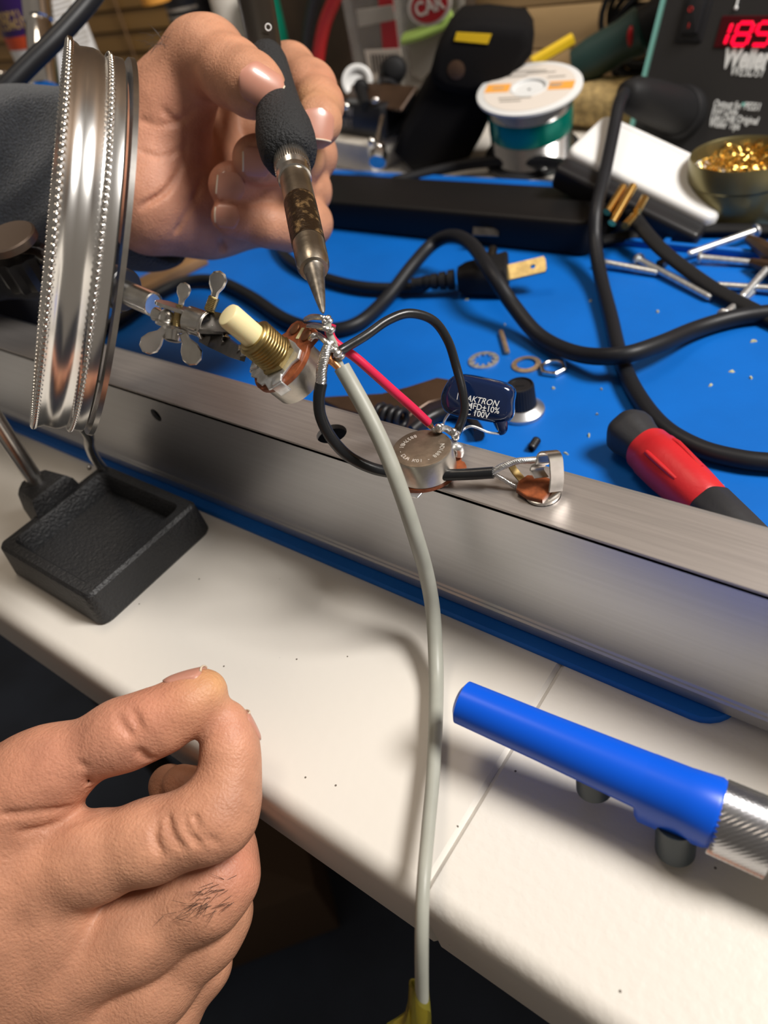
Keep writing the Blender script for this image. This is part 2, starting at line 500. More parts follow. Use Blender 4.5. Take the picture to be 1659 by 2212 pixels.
obj('channel_flange', chan(), M['alu'], ch)
hx, hz = aty(337, 897, CY0)[0], aty(337, 897, CY0)[2]
Ff = np.array([[1, 0, 0], [0, 0, 1], [0, -1, 0.]]).T     # local x=X, y=Z, z=-Y
m = MB(); plate_holes(m, (0, CY0 + CT, 0), Ff, CXL, CXR, CZ0, CZ1 - .0007, CT, [(hx, hz, .0026)])
fw = obj('face_plate', m, M['alu'], ch, 30)
obj('edge_bead', MB().rings([[V([x, y, z]) for y, z in [(CY0, CZ0), (CY0 - .0007, CZ0 + .0002), (CY0 - .0008, CZ0 + .0040), (CY0 - .0004, CZ0 + .0046), (CY0 - .0004, CZ0 + .0054), (CY0, CZ0 + .006)]] for x in (CXL, CXR)]), M['alu'], ch, 30)
p2 = at(911, 990, .0482); ph = at(700, 952, .0482); pj = at(1188, 1046, .0482)
hole_r = .0046
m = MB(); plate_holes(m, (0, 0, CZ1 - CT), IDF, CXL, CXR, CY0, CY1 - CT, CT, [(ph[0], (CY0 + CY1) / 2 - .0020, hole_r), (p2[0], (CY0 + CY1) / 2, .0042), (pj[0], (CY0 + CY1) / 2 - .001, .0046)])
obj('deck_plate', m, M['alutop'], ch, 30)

# ------------------------------------------------------------------ helping hand stand
BX0, BX1, BY0, BY1, BZ = -.2490, -.1935, .0535, .1035, .0140
hh = thing('helping_hand', (-.2215, .0785, T), 'helping-hand stand, black cast iron tray base carrying chrome magnifier ring and alligator clip', 'tool stand')
bc = ((BX0 + BX1) / 2, (BY0 + BY1) / 2, T); bw, bd = BX1 - BX0, BY1 - BY0
lay = [(0, rrect(bw + .001, bd + .001, .004, 5)), (.0010, rrect(bw + .002, bd + .002, .004, 5)), (BZ - .0012, rrect(bw, bd, .003, 5)), (BZ, rrect(bw - .002, bd - .002, .002, 5)),
       (BZ, rrect(bw - .0085, bd - .0085, .003, 5)), (BZ - .0012, rrect(bw - .010, bd - .010, .003, 5)), (.0062, rrect(bw - .0125, bd - .0125, .003, 5))]
base = obj('tray_base', MB().stack(bc, IDF, lay), M['iron'], hh, 30)
PX, PY = -.2565, .080
blk = [(.0105, -.0105), (.0105, .0105), (-.004, .0085), (-.0075, .004), (-.0075, -.004), (-.004, -.0085)]
lay = [(0, blk), (.012, blk), (.0185, [(x * .92, y * .86) for x, y in blk]), (.0205, [(x * .78, y * .72) for x, y in blk])]
obj('post_socket', MB().stack((PX + .0005, PY, T), IDF, lay), M['iron'], base, 30)
obj('post', MB().lathe((PX, PY, T + .010), (0, 0, 1), [(0, .0031), (.125, .0031), (.126, .0025)], 20), M['nickel'], hh)
obj('spring_pin', MB().sphere(at(192, 1010, .0145), .0011, 10), M['nickel'], base)
# joint knob on the left and the crossbar behind the ring
j0 = U(28, 545, .262); bar0 = U(82, 552, .250); bar1 = U(345, 667, .226)
obj('crossbar', MB().tube([bar0, U(262, 628, .236)], .0028, 16), M['nickel'], hh)
obj('post_arm', MB().tube(spline([V([PX, PY, T + .118]), U(-70, 520, .262), U(0, 540, .254), bar0], 6), .0028, 12), M['nickel'], hh)
kd = camdir(.15, .60, .80)
obj('joint_plate', MB().lathe(U(22, 520, .246), kd, [(-.002, .0085), (-.0015, .0092), (.0008, .0092), (.0013, .0085)], 32), mat('tarnished_nickel', (.24, .185, .15), .4, .9), hh)
kb = MB(); ks = U(22, 520, .246) + kd * .0045
kb.rings([[ks + frame(kd) @ V([(.0088 - .0011 * (k % 2)) * (.98 if z in (0, .011) else 1.04) * math.cos(math.pi * k / 12), (.0088 - .0011 * (k % 2)) * (.98 if z in (0, .011) else 1.04) * math.sin(math.pi * k / 12), z]) for k in range(24)] for z in (0, .001, .010, .011)])
obj('clamp_knob', kb, M['blk'], hh, 30)
obj('knob_stem', MB().tube([U(22, 520, .246), ks], .0022, 12), M['nickel'], hh)
cd = nrm(bar1 - bar0)
obj('collar', MB().lathe(U(256, 622, .236), cd, [(-.003, .006), (-.0022, .0068), (.0028, .0068), (.0034, .0062)], 28), M['blk'], hh)
obj('arm_tube', MB().lathe(U(268, 630, .2355), cd, [(0, .0034), (.0005, .0038), (.0135, .0038), (.0138, .0034), (.0132, .0030), (.0132, .0026)], 24), M['nickel'], hh)

# magnifier ring seen on edge
rb, rt = U(150, 880, .230), U(231, 104, .179)
rc = (rb + rt) / 2; rr_ = np.linalg.norm(rt - rb) / 2; rd = nrm(rt - rb)
vd = nrm(rc - CAM); ra = nrm(np.cross(rd, vd)); ra = ra if ra @ (ROT @ V([1, 0, 0])) > 0 else -ra
ra = nrm(ra + vd * .055)
rc = rc - camdir(1, 0, 0) * .0032
RF = frame(ra, rd); BW = .0066
prof = [(-BW, rr_ - .0008), (-BW + .0006, rr_ + .0002), (-BW + .0020, rr_ - .0002), (-BW + .0028, rr_ - .0007), (-.0022, rr_ - .0004), (-.0008, rr_ - .0002), (.0006, rr_ - .0004), (.0020, rr_ - .0012),
        (BW - .004, rr_ - .0012), (BW - .0022, rr_ - .0004), (BW - .0005, rr_ - .0003), (BW, rr_ - .001), (BW, rr_ - .0028), (-BW, rr_ - .0028)]
R_ = [[rc + RF @ V([r * math.cos(2 * math.pi * k / 128), r * math.sin(2 * math.pi * k / 128), z]) for k in range(128)] for z, r in prof]
mag = obj('magnifier_frame', MB().rings(R_ + [R_[0]], False, False, False), M['ring'], hh, 50, 'polished chrome magnifier ring with beaded rims')
bd_ = MB(); bd2 = MB(); NB = 190
for k in range(NB):
    a = 2 * math.pi * k / NB; e = V([math.cos(a), math.sin(a), 0])
    bd_.sphere(rc + RF @ (e * (rr_ - .0002) + V([0, 0, -BW + .0004])), .0009, 6, (1.1, 1.1, 1.1))
    bd2.sphere(rc + RF @ (e * (rr_ - .0003) + V([0, 0, BW - .0035])), .0007, 6)
b = obj('beaded_rim', bd_, M['chrome'], mag, 80); b['kind'] = 'stuff'
b = obj('beaded_rim', bd2, M['chrome'], mag, 80); b['kind'] = 'stuff'
fl = [(BW + .0008, rr_ - .004), (BW + .0010, rr_ + .0004), (BW + .0022, rr_ + .0006), (BW + .0026, rr_ - .004)]
R_ = [[rc + RF @ V([r * math.cos(2 * math.pi * k / 96), r * math.sin(2 * math.pi * k / 96), z]) for k in range(96)] for z, r in fl]
obj('retaining_ring', MB().rings(R_ + [R_[0]], False, False, False), M['nickel'], mag, 40)
R_ = [[rc + RF @ V([r * math.cos(2 * math.pi * k / 96), r * math.sin(2 * math.pi * k / 96), z]) for k in range(96)] for r, z in ((.001, -.006), (.02, -.0052), (.036, -.003), (rr_ - .003, -.0008), (rr_ - .003, .0008), (.036, .003), (.02, .0052), (.001, .006))]
obj('lens', MB().rings(R_), M['glass'], mag, 60)
bt = rc - rd * (rr_ - .001) + ra * (BW - .0028)
obj('wire_support', MB().tube(spline([bt + rd * .001, bt - rd * .002 + camdir(0, .3, 1) * .001, U(190, 938, .252), U(193, 962, .266), U(205, 990, .281), at(222, 1012, .0135), at(223, 1014, .011)], 8), .00185, 14), M['nickel'], mag)

# clamp and alligator clip
g = lambda x, y, d: U(240 + x / 3.606, 520 + y / 3.606, d)
obj('ball_stem', MB().tube([g(345, 570, .2265), g(400, 590, .2255), g(452, 605, .2245)], [.0022, .0018, .0024], 14), M['nickel'], hh)
obj('ball', MB().sphere(g(440, 600, .2245), .0028, 14), M['nickel'], hh)
up_ = camdir(.13, -.93, -.35); arm = nrm(g(640, 640, .222) - g(370, 545, .226))
pl = lambda c, s: MB().prism(c, np.array([arm, np.cross(up_, arm), up_]).T, [(x * s, y * s) for x, y in rrect(.0135, .0066, .0032, 6)], -.00055, .00055, .0002)
up_ = nrm(up_ - arm * (arm @ up_))
cl = obj('clamp_plate', pl(g(500, 520, .2225), 1.), M['nickel'], hh)
obj('clamp_plate', pl(g(500, 668, .2235), 1.), M['nickel'], hh)
thr = MB(); a_, b_ = g(535, 500, .2230), g(500, 755, .2235)
thr.tube([a_, b_], .0011, 12)
for k in range(16): thr.torus(a_ + (b_ - a_) * (.12 + .045 * k), b_ - a_, .0011, .00035, 14, 6)
obj('clamp_screw', thr, M['brass'], hh, 60)


def wing(c, d, s=1., w=.0012):
    F = frame(camdir(0, .25, -1), d)
    F = np.array([nrm(d), np.cross(camdir(0, .2, -1), nrm(d)), camdir(0, .2, -1)]).T
    m = MB(); pts = [(0, 0), (.0035, .0)]
    o = [(0, -.0011), (.002, -.0012), (.004, -.0024), (.0062, -.0028), (.008, -.0018), (.0087, 0), (.008, .0018), (.0062, .0028), (.004, .0024), (.002, .0012), (0, .0011)]
    return m.prism(c, F, [(x * s, y * s) for x, y in o], -w / 2, w / 2, w * .35)


wn = obj('wing_nut', MB().lathe(g(492, 700, .2222), nrm(b_ - a_), [(-.001, .0022), (0, .0030), (.003, .0026), (.0034, .0018)], 20), M['nickel'], hh)
obj('wing', wing(g(430, 680, .221), camdir(-.75, .80, -.1), 1.15), M['nickel'], wn)
obj('wing', wing(g(560, 720, .220), camdir(.42, .95, -.1), 1.22), M['nickel'], wn)
obj('wing', wing(g(545, 500, .2215), camdir(.22, -.97, -.1), .78), M['nickel'], cl)
ts = MB(); a_, b_ = g(765, 545, .2175), g(805, 440, .2160)
ts.tube([a_, b_], .0012, 12)
for k in range(8): ts.torus(a_ + (b_ - a_) * (.06 + .12 * k), b_ - a_, .0013, .0004, 14, 6)
tsx = obj('thumb_screw', ts, M['brass'], hh, 60)
obj('screw_head', wing(g(800, 455, .2158), camdir(.25, -.97, -.1), .96, .0016), M['nickel'], tsx)
br = MB(); bo = g(600, 610, .2215)
br.lathe(bo, arm, [(0, .0035), (.0003, .0040), (.0062, .0040), (.0066, .0038), (.0066, .0031), (.001, .0031)], 28)
obj('clip_barrel', br, M['nickel'], hh, 40)
obj('barrel_rim', MB().torus(bo + arm * .0070, arm, .0040, .0007, 32, 8), M['nickel'], hh, 60)
# alligator jaws, gripping the pot shaft
jaw = lambda pts, wdir, ws, th: MB().rings([[p + nrm(wdir) * w_ * a + nrm(np.cross(nrm(pts[-1] - pts[0]), nrm(wdir))) * th * b_ for a, b_ in ((-1, -1), (1, -1), (1, 1), (-1, 1))] for p, w_ in zip(pts, ws)])
wd = camdir(-.35, .80, -.35)
jt = [g(700, 640, .2185), g(780, 640, .2160), g(900, 655, .2080), g(1020, 668, .2000), g(1125, 690, .1920)]
j1 = obj('clip_jaw', jaw(jt, wd, [.0036, .0038, .0030, .0026, .0022], .0006), M['dsteel'], hh, 30)
jl = [g(720, 720, .2195), g(790, 760, .2185), g(880, 810, .2090), g(960, 860, .2020), g(1035, 893, .1950)]
j2 = obj('clip_jaw', jaw(jl, camdir(-.35, .85, .25), [.0028, .0028, .0024, .0020, .0016], .0007), M['dsteel'], hh, 30)
obj('rivet', MB().sphere(g(818, 683, .2135), .0017, 14, (1, 1, .8)), M['nickel'], j1)
obj('jaw_web', MB().prism(g(755, 680, .2165), np.array([arm, np.cross(camdir(.2, .2, -1), arm), camdir(.2, .2, -1)]).T, circ(.0028, 20), -.0006, .0004), M['blk'], j1)
for (x, y, d), q in (((1090, 672, .1935), j1), ((1118, 705, .1915), j1), ((885, 745, .2070), j2), ((880, 785, .2080), j2), ((1005, 850, .1970), j2), ((1030, 880, .1945), j2)):
    c = g(x, y, d); F = frame(camdir(0, .2, -1))
    obj('tooth', MB().rings([[c + F @ V([r * math.cos(2.1 * k), r * math.sin(2.1 * k), z]) for k in range(3)] for z, r in ((-.001, .0016), (.0006, .0012), (.0016, .0003))]), M['nickel'], q, 20)

# ------------------------------------------------------------------ potentiometer held in the clip
O1 = U(606, 777, .190)
az = camdir(-.8 * .72, -.6 * .72, -.69); ax = nrm(camdir(.58, -.80, -.05) - az * (camdir(.58, -.80, -.05) @ az)); ay = np.cross(az, ax)
PF = np.array([ax, ay, az]).T
mm = lambda x, y, z: O1 + PF @ (V([x, y, z]) * .001)
P1 = lambda pts: [(x * .001, y * .001) for x, y in pts]
pot = thing('potentiometer', O1, 'potentiometer with cream shaft and brass bushing gripped in the alligator clip', 'potentiometer', None)
obj('can', MB().lathe(O1, az, [(-.0085, .0066), (-.0085, .0076), (-.0080, .0083), (-.0012, .0084), (-.0012, .0080)], 48, ax), M['can'], pot, 30)
waf = [(9.2 * math.cos(a), 9.2 * math.sin(a)) for a in np.linspace(math.radians(42), math.radians(318), 30)]
waf += [(6.6, -6.4), (9.4, -6.6), (11.0, -5.4), (11.4, -3.4), (10.4, -2.2), (11.4, -1.2), (11.4, 1.2), (10.4, 2.2), (11.4, 3.4), (11.0, 5.4), (9.4, 6.6), (6.6, 6.4)]
obj('phenolic_wafer', MB().prism(O1, PF, P1(waf), -.0014, .0001, .0002), M['phen'], pot, 30)
brk = [(5.2, -3.0), (5.6, -1.4), (5.6, 1.4), (5.2, 3.0), (4.8, 6.0), (2.6, 7.6), (0.5, 6.6), (-3.5, 6.6), (-5.6, 8.0), (-8.0, 5.4), (-7.4, 2.4), (-8.2, 1.5), (-8.2, -1.5), (-7.4, -2.4), (-8.0, -5.4), (-5.6, -8.0), (-3.5, -6.6), (.5, -6.6), (2.6, -7.6), (4.8, -6.0)]
bk = obj('bracket_plate', MB().prism(O1, PF, P1(brk), .0001, .0009, .0002), M['steel'], pot, 30)
for x, y, a in ((-5.6, 7.4, 125), (-5.6, -7.4, 235), (3.4, 6.6, 60)):
    F = PF @ rotz(math.radians(a))
    obj('bracket_tab', MB().rbox(mm(x, y, .5) + F @ V([.0004, 0, -.0030]), F, .0007, .0034, .0036, .0003, 2), M['steel'], bk, 30)
    obj('crimp', MB().rbox(mm(x * .86, y * .9, .7), F, .0028, .0030, .0009, .0004, 2), M['steel'], bk, 30)
hexn = [(5.6 * math.cos(math.radians(60 * k + 12)), 5.6 * math.sin(math.radians(60 * k + 12))) for k in range(6)]
obj('bushing_collar', MB().prism(mm(0, 0, .9), PF, P1(hexn), 0, .0014, .0003), M['brass'], pot, 30)
th = []
for k in range(44):
    z = .0022 + .0078 * k / 43; th.append((z, .0046 + .00040 * math.cos(2 * math.pi * k / 5)))
obj('threaded_bushing', MB().lathe(O1, az, [(.0018, .0044)] + th + [(.0102, .0041), (.0102, .0033)], 36, ax), M['brass'], pot, 70)
obj('shaft', MB().lathe(O1, az, [(.006, .0032), (.0180, .0032), (.0188, .0029), (.0190, .0024)], 32, ax), M['cream'], pot, 40)
for y in (-3.9, 3.9):
    obj('rivet', MB().lathe(mm(8.7, y * .82, -.2), az, [(0, .0017), (.0007, .0017), (.0009, .0013)], 20), mat('dark_bronze_rivet', (.20, .085, .04), .35, .6), pot, 30)
obj('slot_mark', MB().rbox(mm(8.4, 0, .0), PF @ rotz(.25), .0034, .0012, .0003, .0001, 1), M['cream'], pot)
lug = []
for pts in ([(658, 690, .1885), (674, 685, .1845), (694, 686, .1815), (708, 690, .182)], [(664, 704, .1885), (680, 704, .1845), (700, 709, .1810), (716, 714, .1815)], [(674, 724, .1885), (688, 724, .1845), (704, 738, .1815), (720, 756, .1820), (733, 768, .183)]):
    lug.append(obj('solder_lug', MB().tube(spline([U(*p) for p in pts], 6), [.0006, .0008, .0008, .0007, .0008], 10, .6, camdir(.2, .1, -1)), M['tin'], pot, 60))
for (x, y, d, r) in ((708, 688, .1812, .0009), (703, 694, .1813, .0009), (713, 694, .1815, .0008), (716, 713, .1812, .0010), (730, 764, .1822, .0012), (738, 770, .1830, .0009), (724, 756, .1818, .0009)):
    obj('solder_blob', MB().sphere(U(x, y, d), r, 10, (1, 1.25, .9)), M['tin'], pot, 70)
obj('solder_lug', MB().tube(spline([mm(8.4, -6.0, .4), mm(9.4, -7.0, .9), mm(10.4, -6.8, -.6)], 5), .0008, 8), M['tin'], pot, 60)

# ------------------------------------------------------------------ potentiometer on the channel
O2 = V([at(911, 968, .0482 + .0085)[0], at(911, 968, .0482 + .0085)[1], CZ1])
pot2 = thing('potentiometer', O2, 'potentiometer lying can up on the aluminium channel, stamped letters around its lid', 'potentiometer')
zb = .0016
can2 = obj('can', MB().lathe(O2, (0, 0, 1), [(zb, .0082), (zb + .0002, .0084), (zb + .0062, .0082), (zb + .0069, .0078)], 56), M['can'], pot2, 40)
obj('can_lid', MB().lathe(O2, (0, 0, 1), [(zb + .0066, .0079), (zb + .0070, .0077), (zb + .0071, .0074)], 56), M['cantop'], can2, 40)
rgt = nrm(at(985, 945, .056) - O2); rgt[2] = 0; rgt = nrm(rgt); WF = np.array([rgt, np.cross(V([0, 0, 1.]), rgt), V([0, 0, 1.])]).T
waf2 = [(min(x, 8 + (x - 8) * .6), y * .9) for x, y in waf]
obj('phenolic_wafer', MB().prism(O2, WF, P1(waf2), .0002, .0016, .0002), M['phen'], pot2, 30)
obj('bracket_plate', MB().prism(O2, WF, P1([(x * 1.05, y * 1.05) for x, y in brk]), -.0001, .0004, .0001), M['steel'], pot2, 30)
obj('threaded_bushing', MB().lathe(O2, (0, 0, -1), [(0, .0038), (.0075, .0038), (.0078, .0034)], 24), M['brass'], pot2, 40)
obj('shaft', MB().lathe(O2, (0, 0, -1), [(.007, .0028), (.016, .0028), (.0165, .0024)], 24), M['cream'], pot2, 40)
# stamped text around the lid
txt = 'NC1988 - 10K AUD - 1BH7388'
a0, a1 = math.radians(32), math.radians(-218)
for i, chh in enumerate(txt):
    if chh == ' ': continue
    a = a0 + (a1 - a0) * i / (len(txt) - 1)
    c = O2 + V([.0060 * math.cos(a), .0060 * math.sin(a), zb + .00711])
    up = V([math.cos(a), math.sin(a), 0]); ex = V([math.sin(a), -math.cos(a), 0]) * 1.
    # letters read from outside the rim, tops towards the middle
    text(chh, c, -ex, -up, .0017, M['stamp'], can2, 'stamped_letter', .00006, align='CENTER')
for pts in ([(962, 925, .0545), (972, 930, .056), (984, 938, .0565)], [(975, 955, .053), (988, 965, .0545), (992, 975, .0525), (990, 984, .051)], [(940, 930, .0575), (950, 926, .0585), (958, 925, .0570)]):
    obj('solder_lug', MB().tube(spline([at(*p) for p in pts], 5), .0009, 10, 1.5, camdir(1, 0, 0)), M['steel'], pot2, 60)
for x, y, z, r in ((980, 934, .0578, .0011), (984, 942, .0565, .0012), (948, 925, .0588, .0012), (938, 928, .0582, .0008), (955, 921, .0575, .0008)):
    obj('solder_blob', MB().sphere(at(x, y, z), r, 10, (1, 1, 1.2)), M['tin'], pot2, 70)

# ------------------------------------------------------------------ capacitor
cc = U(1035, 860, .2085)
ce = camdir(.955, .215, -.20); cu = camdir(.20, -.93, -.30); cu = nrm(cu - ce * (ce @ cu)); cn = np.cross(ce, cu)
capo = thing('capacitor', cc, 'glossy navy dipped capacitor with white print standing on its two wire leads', 'capacitor')
CF = np.array([ce, cu, cn]).T
cm = MB(); n = 40; L_ = []
for i in range(15):
    t = -1 + 2 * i / 14; s = (1 - abs(t) ** 3.2) ** (1 / 3.2) if abs(t) < 1 else .02; s = max(s, .03)
    R = []
    for k in range(n):
        a = 2 * math.pi * k / n; c_, s_ = math.cos(a), math.sin(a)
        q = (abs(c_) ** 3.6 + abs(s_) ** 3.6) ** (-1 / 3.6)
        x, y = c_ * q, s_ * q
        lump = 1 + .03 * math.sin(3 * x + 2.1 * y) + .02 * math.sin(5 * y - 2 * x)
        R.append(cc + CF @ V([x * .0102 * lump * (.80 + .20 * s), y * .0060 * (lump + .06 * x * x - .02) * (.74 + .26 * s), t * .0044]))
    L_.append(R)
obj('body', cm.rings(L_), M['cap'], capo, 80)
for i, (s_, x0) in enumerate((('PAKTRON', -.0041), ('.1MFD\u00b110%', -.0041), ('PC 100V', -.0036))):
    text(s_, cc + CF @ V([x0, -.0014 - .00185 * i + .0006, .00448]), ce, cu, .00235, M['white'], capo, 'lettering', .00004, shear=.25 if i == 0 else 0, sx=.92, bold=.00002)
obj('print_mark', MB().rbox(cc + CF @ V([-.0055, .0008, .0043]), CF, .00018, .0036, .0002, .00005, 1), M['white'], capo)
obj('epoxy_drip', MB().tube(spline([cc + CF @ V([.0072, -.0046, .0025]), cc + CF @ V([.0082, -.0072, .0020]), cc + CF @ V([.0078, -.0086, .0018])], 6), [.0022, .0015, .0006], 12), M['cap'], capo, 70)
obj('wire_lead', MB().tube(spline([cc + CF @ V([.0078, -.0085, .0018]), U(1055, 934, .2055), U(1020, 921, .205), U(998, 930, .2045), at(984, 943, .0565)], 8), .00042, 8), M['steel'], capo, 60)
obj('wire_lead', MB().tube(spline([cc + CF @ V([-.0072, -.0050, .000]), U(962, 905, .2120), U(956, 922, .2115), at(950, 927, .0585)], 8), .00040, 8), M['steel'], capo, 60)

# ------------------------------------------------------------------ wires
def wire(name, pts, r, m, label, cat='wire', n=14, k=8, group=None):
    P = spline(pts, k); c = P[len(P) // 2]
    o = obj(name, MB().tube(P, r, n), m, None, 60, loc=c); tag(o, label, cat, group); return o


wire('hookup_wire', [U(x, y, d) for x, y, d in ((728, 762, .1835), (745, 752, .1845), (790, 725, .186), (838, 692, .188), (885, 677, .190), (935, 692, .193), (967, 735, .196), (985, 790, .198), (999, 845, .1985), (1003, 885, .1995), (994, 918, .201), (985, 938, .2025))], .00122, M['wire'], 'black insulated wire arching from the clipped potentiometer over to the capacitor')
rw = [(716, 700, .1865), (712, 720, .1868), (725, 742, .187), (765, 770, .189), (800, 800, .191), (850, 845, .195), (890, 880, .199), (925, 913, .2035)]
rwo = wire('hookup_wire', [U(*p) for p in rw], .00125, M['red'], 'red insulated wire running from the clipped potentiometer down to the other one')
obj('bare_strand', MB().tube(spline([U(922, 910, .2032), U(932, 922, .2040), U(944, 928, .2045)], 6), [.0011, .0008, .0004], 8), M['copper'], rwo)
bkw = [(694, 828, .1835), (689, 860, .1848), (693, 900, .187), (715, 945, .190), (752, 985, .193), (800, 1010, .194), (850, 1021, .194), (920, 1026, .1935), (1000, 1025, .190), (1066, 1021, .187)]
sc_ = wire('shielded_cable', [U(*p) for p in bkw], .00152, M['wire'], 'black shielded cable curving from the clipped potentiometer across to the jack')


def twist(pts, r, nst, k=8, turns=5):
    P = spline(pts, k); m = MB(); n = len(P)
    for s in range(nst):
        Q = []
        for i in range(n):
            t = nrm(P[min(i + 1, n - 1)] - P[max(i - 1, 0)]); f = frame(t, (.3, .2, 1)); a = 2 * math.pi * (s / nst + turns * i / n)
            Q.append(P[i] + f @ V([math.cos(a), math.sin(a), 0]) * r * .62)
        m.tube(Q, r * .5, 6)
    return m


obj('braided_shield', twist([U(694, 830, .1835), U(695, 800, .1828), U(700, 775, .1822), U(708, 752, .1822), U(716, 742, .183)], .0013, 7, 8, 3), M['tin'], sc_, 70)
obj('inner_core', twist([U(1064, 1021, .187), U(1085, 1008, .1855), U(1115, 997, .1840), U(1145, 994, .1835), U(1168, 994, .183)], .00085, 5, 8, 6), M['steel'], sc_, 70)
obj('bare_strand', twist([U(1066, 1022, .187), U(1085, 1034, .187), U(1105, 1046, .187), U(1130, 1060, .187)], .0006, 4, 8, 5), M['tin'], sc_, 70)

gp = [(738, 793, .1845), (762, 835, .185), (795, 895, .185), (830, 968, .185), (862, 1050, .186), (895, 1150, .191), (921, 1240, .200), (936, 1330, .207), (942, 1450, .2040), (941, 1560, .1925), (935, 1680, .180), (924, 1800, .1690), (914, 1920, .160), (911, 2040, .158), (912, 2170, .164), (914, 2215, .168)]
gc = wire('grey_cable', [U(*p) for p in gp], [.0021] * 9 + [.0019, .0017, .0016, .0015, .0015, .0015, .0015], M['grey'], 'long pale grey cable hanging from the clipped potentiometer down over the white table', 'cable', 18)
obj('inner_core', MB().tube(spline([U(740, 797, .1844), U(728, 772, .1838), U(722, 745, .1830), U(712, 722, .1822), U(708, 700, .1815)], 7), .00088, 12), M['grey'], gc, 60)
obj('copper_shield', twist([U(735, 798, .1842), U(722, 785, .1836), U(712, 776, .1830), U(712, 762, .183)], .0009, 6, 6, 3), M['copper'], gc, 70)
# soft yellow boot clipped round the hanging end
yo = U(905, 2165, .164)
yb = thing('clip_boot', yo, 'translucent yellow vinyl clip boot on the end of the grey cable', 'clip')
ye = camdir(0, 1, .05); yx = camdir(1, 0, 0); YF = np.array([yx, np.cross(ye, yx), ye]).T * .80
prof = [(-.0035, .0028), (.0, .0031), (.004, .0034), (.011, .0036), (.022, .0038)]
pr2 = prof + [(z, r - .0007) for z, r in reversed(prof)]
R_ = [[yo + YF @ V([r * math.cos(2 * math.pi * k / 28), r * math.sin(2 * math.pi * k / 28), z + .0022 * (1 - math.cos(2 * math.pi * k / 28)) * (-.5 if z < 0 else 0)]) for k in range(28)] for z, r in pr2]
obj('sleeve', MB().rings(R_ + [R_[0]], False, False, False), M['ylclear'], yb, 60)
fl_ = [(-.0028, .001), (-.0034, .0045), (-.0062, .0066), (-.0086, .0080), (-.0093, .0125), (-.0090, .022), (-.0030, .022), (-.0030, .0125), (-.0042, .0118), (-.0052, .0128), (-.0058, .0150), (-.0064, .0150), (-.0066, .0122), (-.0054, .0102), (-.0040, .0100), (-.0026, .0110)]
F_ = np.array([yx, ye, np.cross(yx, ye)]).T * .80
obj('jaw_hood', MB().prism(yo, F_, fl_, -.0024, .0024, .0003), M['ylclear'], yb, 40)

# ------------------------------------------------------------------ jack on the channel
jb = V([pj[0], (CY0 + CY1) / 2 - .001, CZ1])
jk = thing('audio_jack', jb, 'open jack socket with a bent nickel contact spring at the channel edge', 'jack')
obj('insulator_wafer', MB().prism(jb + V([-.002, .0, .0008]), IDF, P1([(4, -3.8), (4.4, 0), (4, 3.8), (0, 4.2), (-3.6, 3.0), (-4.6, 0), (-3.6, -3.0), (0, -4.2)]), 0, .0014, .0002), M['phen'], jk, 30)
obj('threaded_bushing', MB().lathe(jb, (0, 0, 1), [(-.006, .0042), (-.001, .0042), (0, .0045), (.0010, .0045), (.0012, .0036)], 28), M['nickel'], jk, 40)
sp = [at(1200, 1062, .0500), U(1203, 1035, .1815), U(1202, 1008, .1800), U(1200, 990, .1790), U(1194, 978, .1786), U(1184, 975, .1792), U(1175, 983, .1800), U(1172, 1000, .1805), U(1163, 1006, .181), U(1160, 1016, .1813), U(1170, 1032, .1815)]
obj('contact_spring', MB().ribbon(spline(sp, 5), camdir(1, -.12, .55), .0042, .00045), M['nickel'], jk, 40)
obj('solder_lug', MB().ribbon(spline([jb + V([-.006, .001, .0018]), jb + V([-.0085, .002, .003]), jb + V([-.010, .0022, .0052])], 4), (0, 1, 0), .0022, .0004), M['brass'], jk, 40)

# ------------------------------------------------------------------ soldering iron
si = thing('soldering_iron', U(620, 300, .245), 'soldering iron with black foam grip held in the upper hand, tip on the potentiometer', 'soldering iron')
tipP, ferP, gripT, endP = U(698, 676, .1805), U(626, 335, .229), U(573, 112, .268), U(540, -60, .298)
d1 = nrm(tipP - ferP)
kin = lambda a, b, t: a + (b - a) * t
Lb = np.linalg.norm(tipP - ferP)
tt = [.30, .80]
obj('tip', MB().lathe(ferP, d1, [(Lb * .765, .0031), (Lb * .775, .0027), (Lb * .82, .0023), (Lb * .93, .0013), (Lb * .985, .0007), (Lb, .0003)], 28), M['tip'], si, 50)
obj('barrel', MB().lathe(ferP, d1, [(0, .0044), (.010, .0045), (Lb * .30, .0046), (Lb * .70, .0044), (Lb * .75, .0043), (Lb * .77, .0037), (Lb * .772, .0029)], 36), M['barrel'], si, 40)
obj('burnt_flux', MB().lathe(ferP, d1, [(Lb * .36, .00459), (Lb * .365, .00465), (Lb * .48, .00463), (Lb * .62, .00455), (Lb * .625, .0045)], 36, capa=False, capb=False), M['burnt'], si, 50)
fe = MB(); pr = [(-.004, .0050), (.0015, .0052), (.002, .0052)]
fe.lathe(ferP, d1, [(-.004, .0048), (.0012, .0050), (.0020, .0052), (.0110, .0052), (.0118, .0046), (.0126, .0046), (.0130, .0052), (.0152, .0050), (.0156, .0043)], 40)
fe_o = obj('ferrule', fe, M['nickel'], si, 40)
kn = MB(); FF = frame(d1)
for k in range(44):
    a = 2 * math.pi * k / 44; e = V([math.cos(a), math.sin(a), 0]); kn.tube([ferP + FF @ (e * .00522 + V([0, 0, .0036])), ferP + FF @ (e * .00522 + V([0, 0, .0098]))], .00024, 6)
kk = obj('knurling', kn, M['nickel'], fe_o, 80); kk['kind'] = 'stuff'
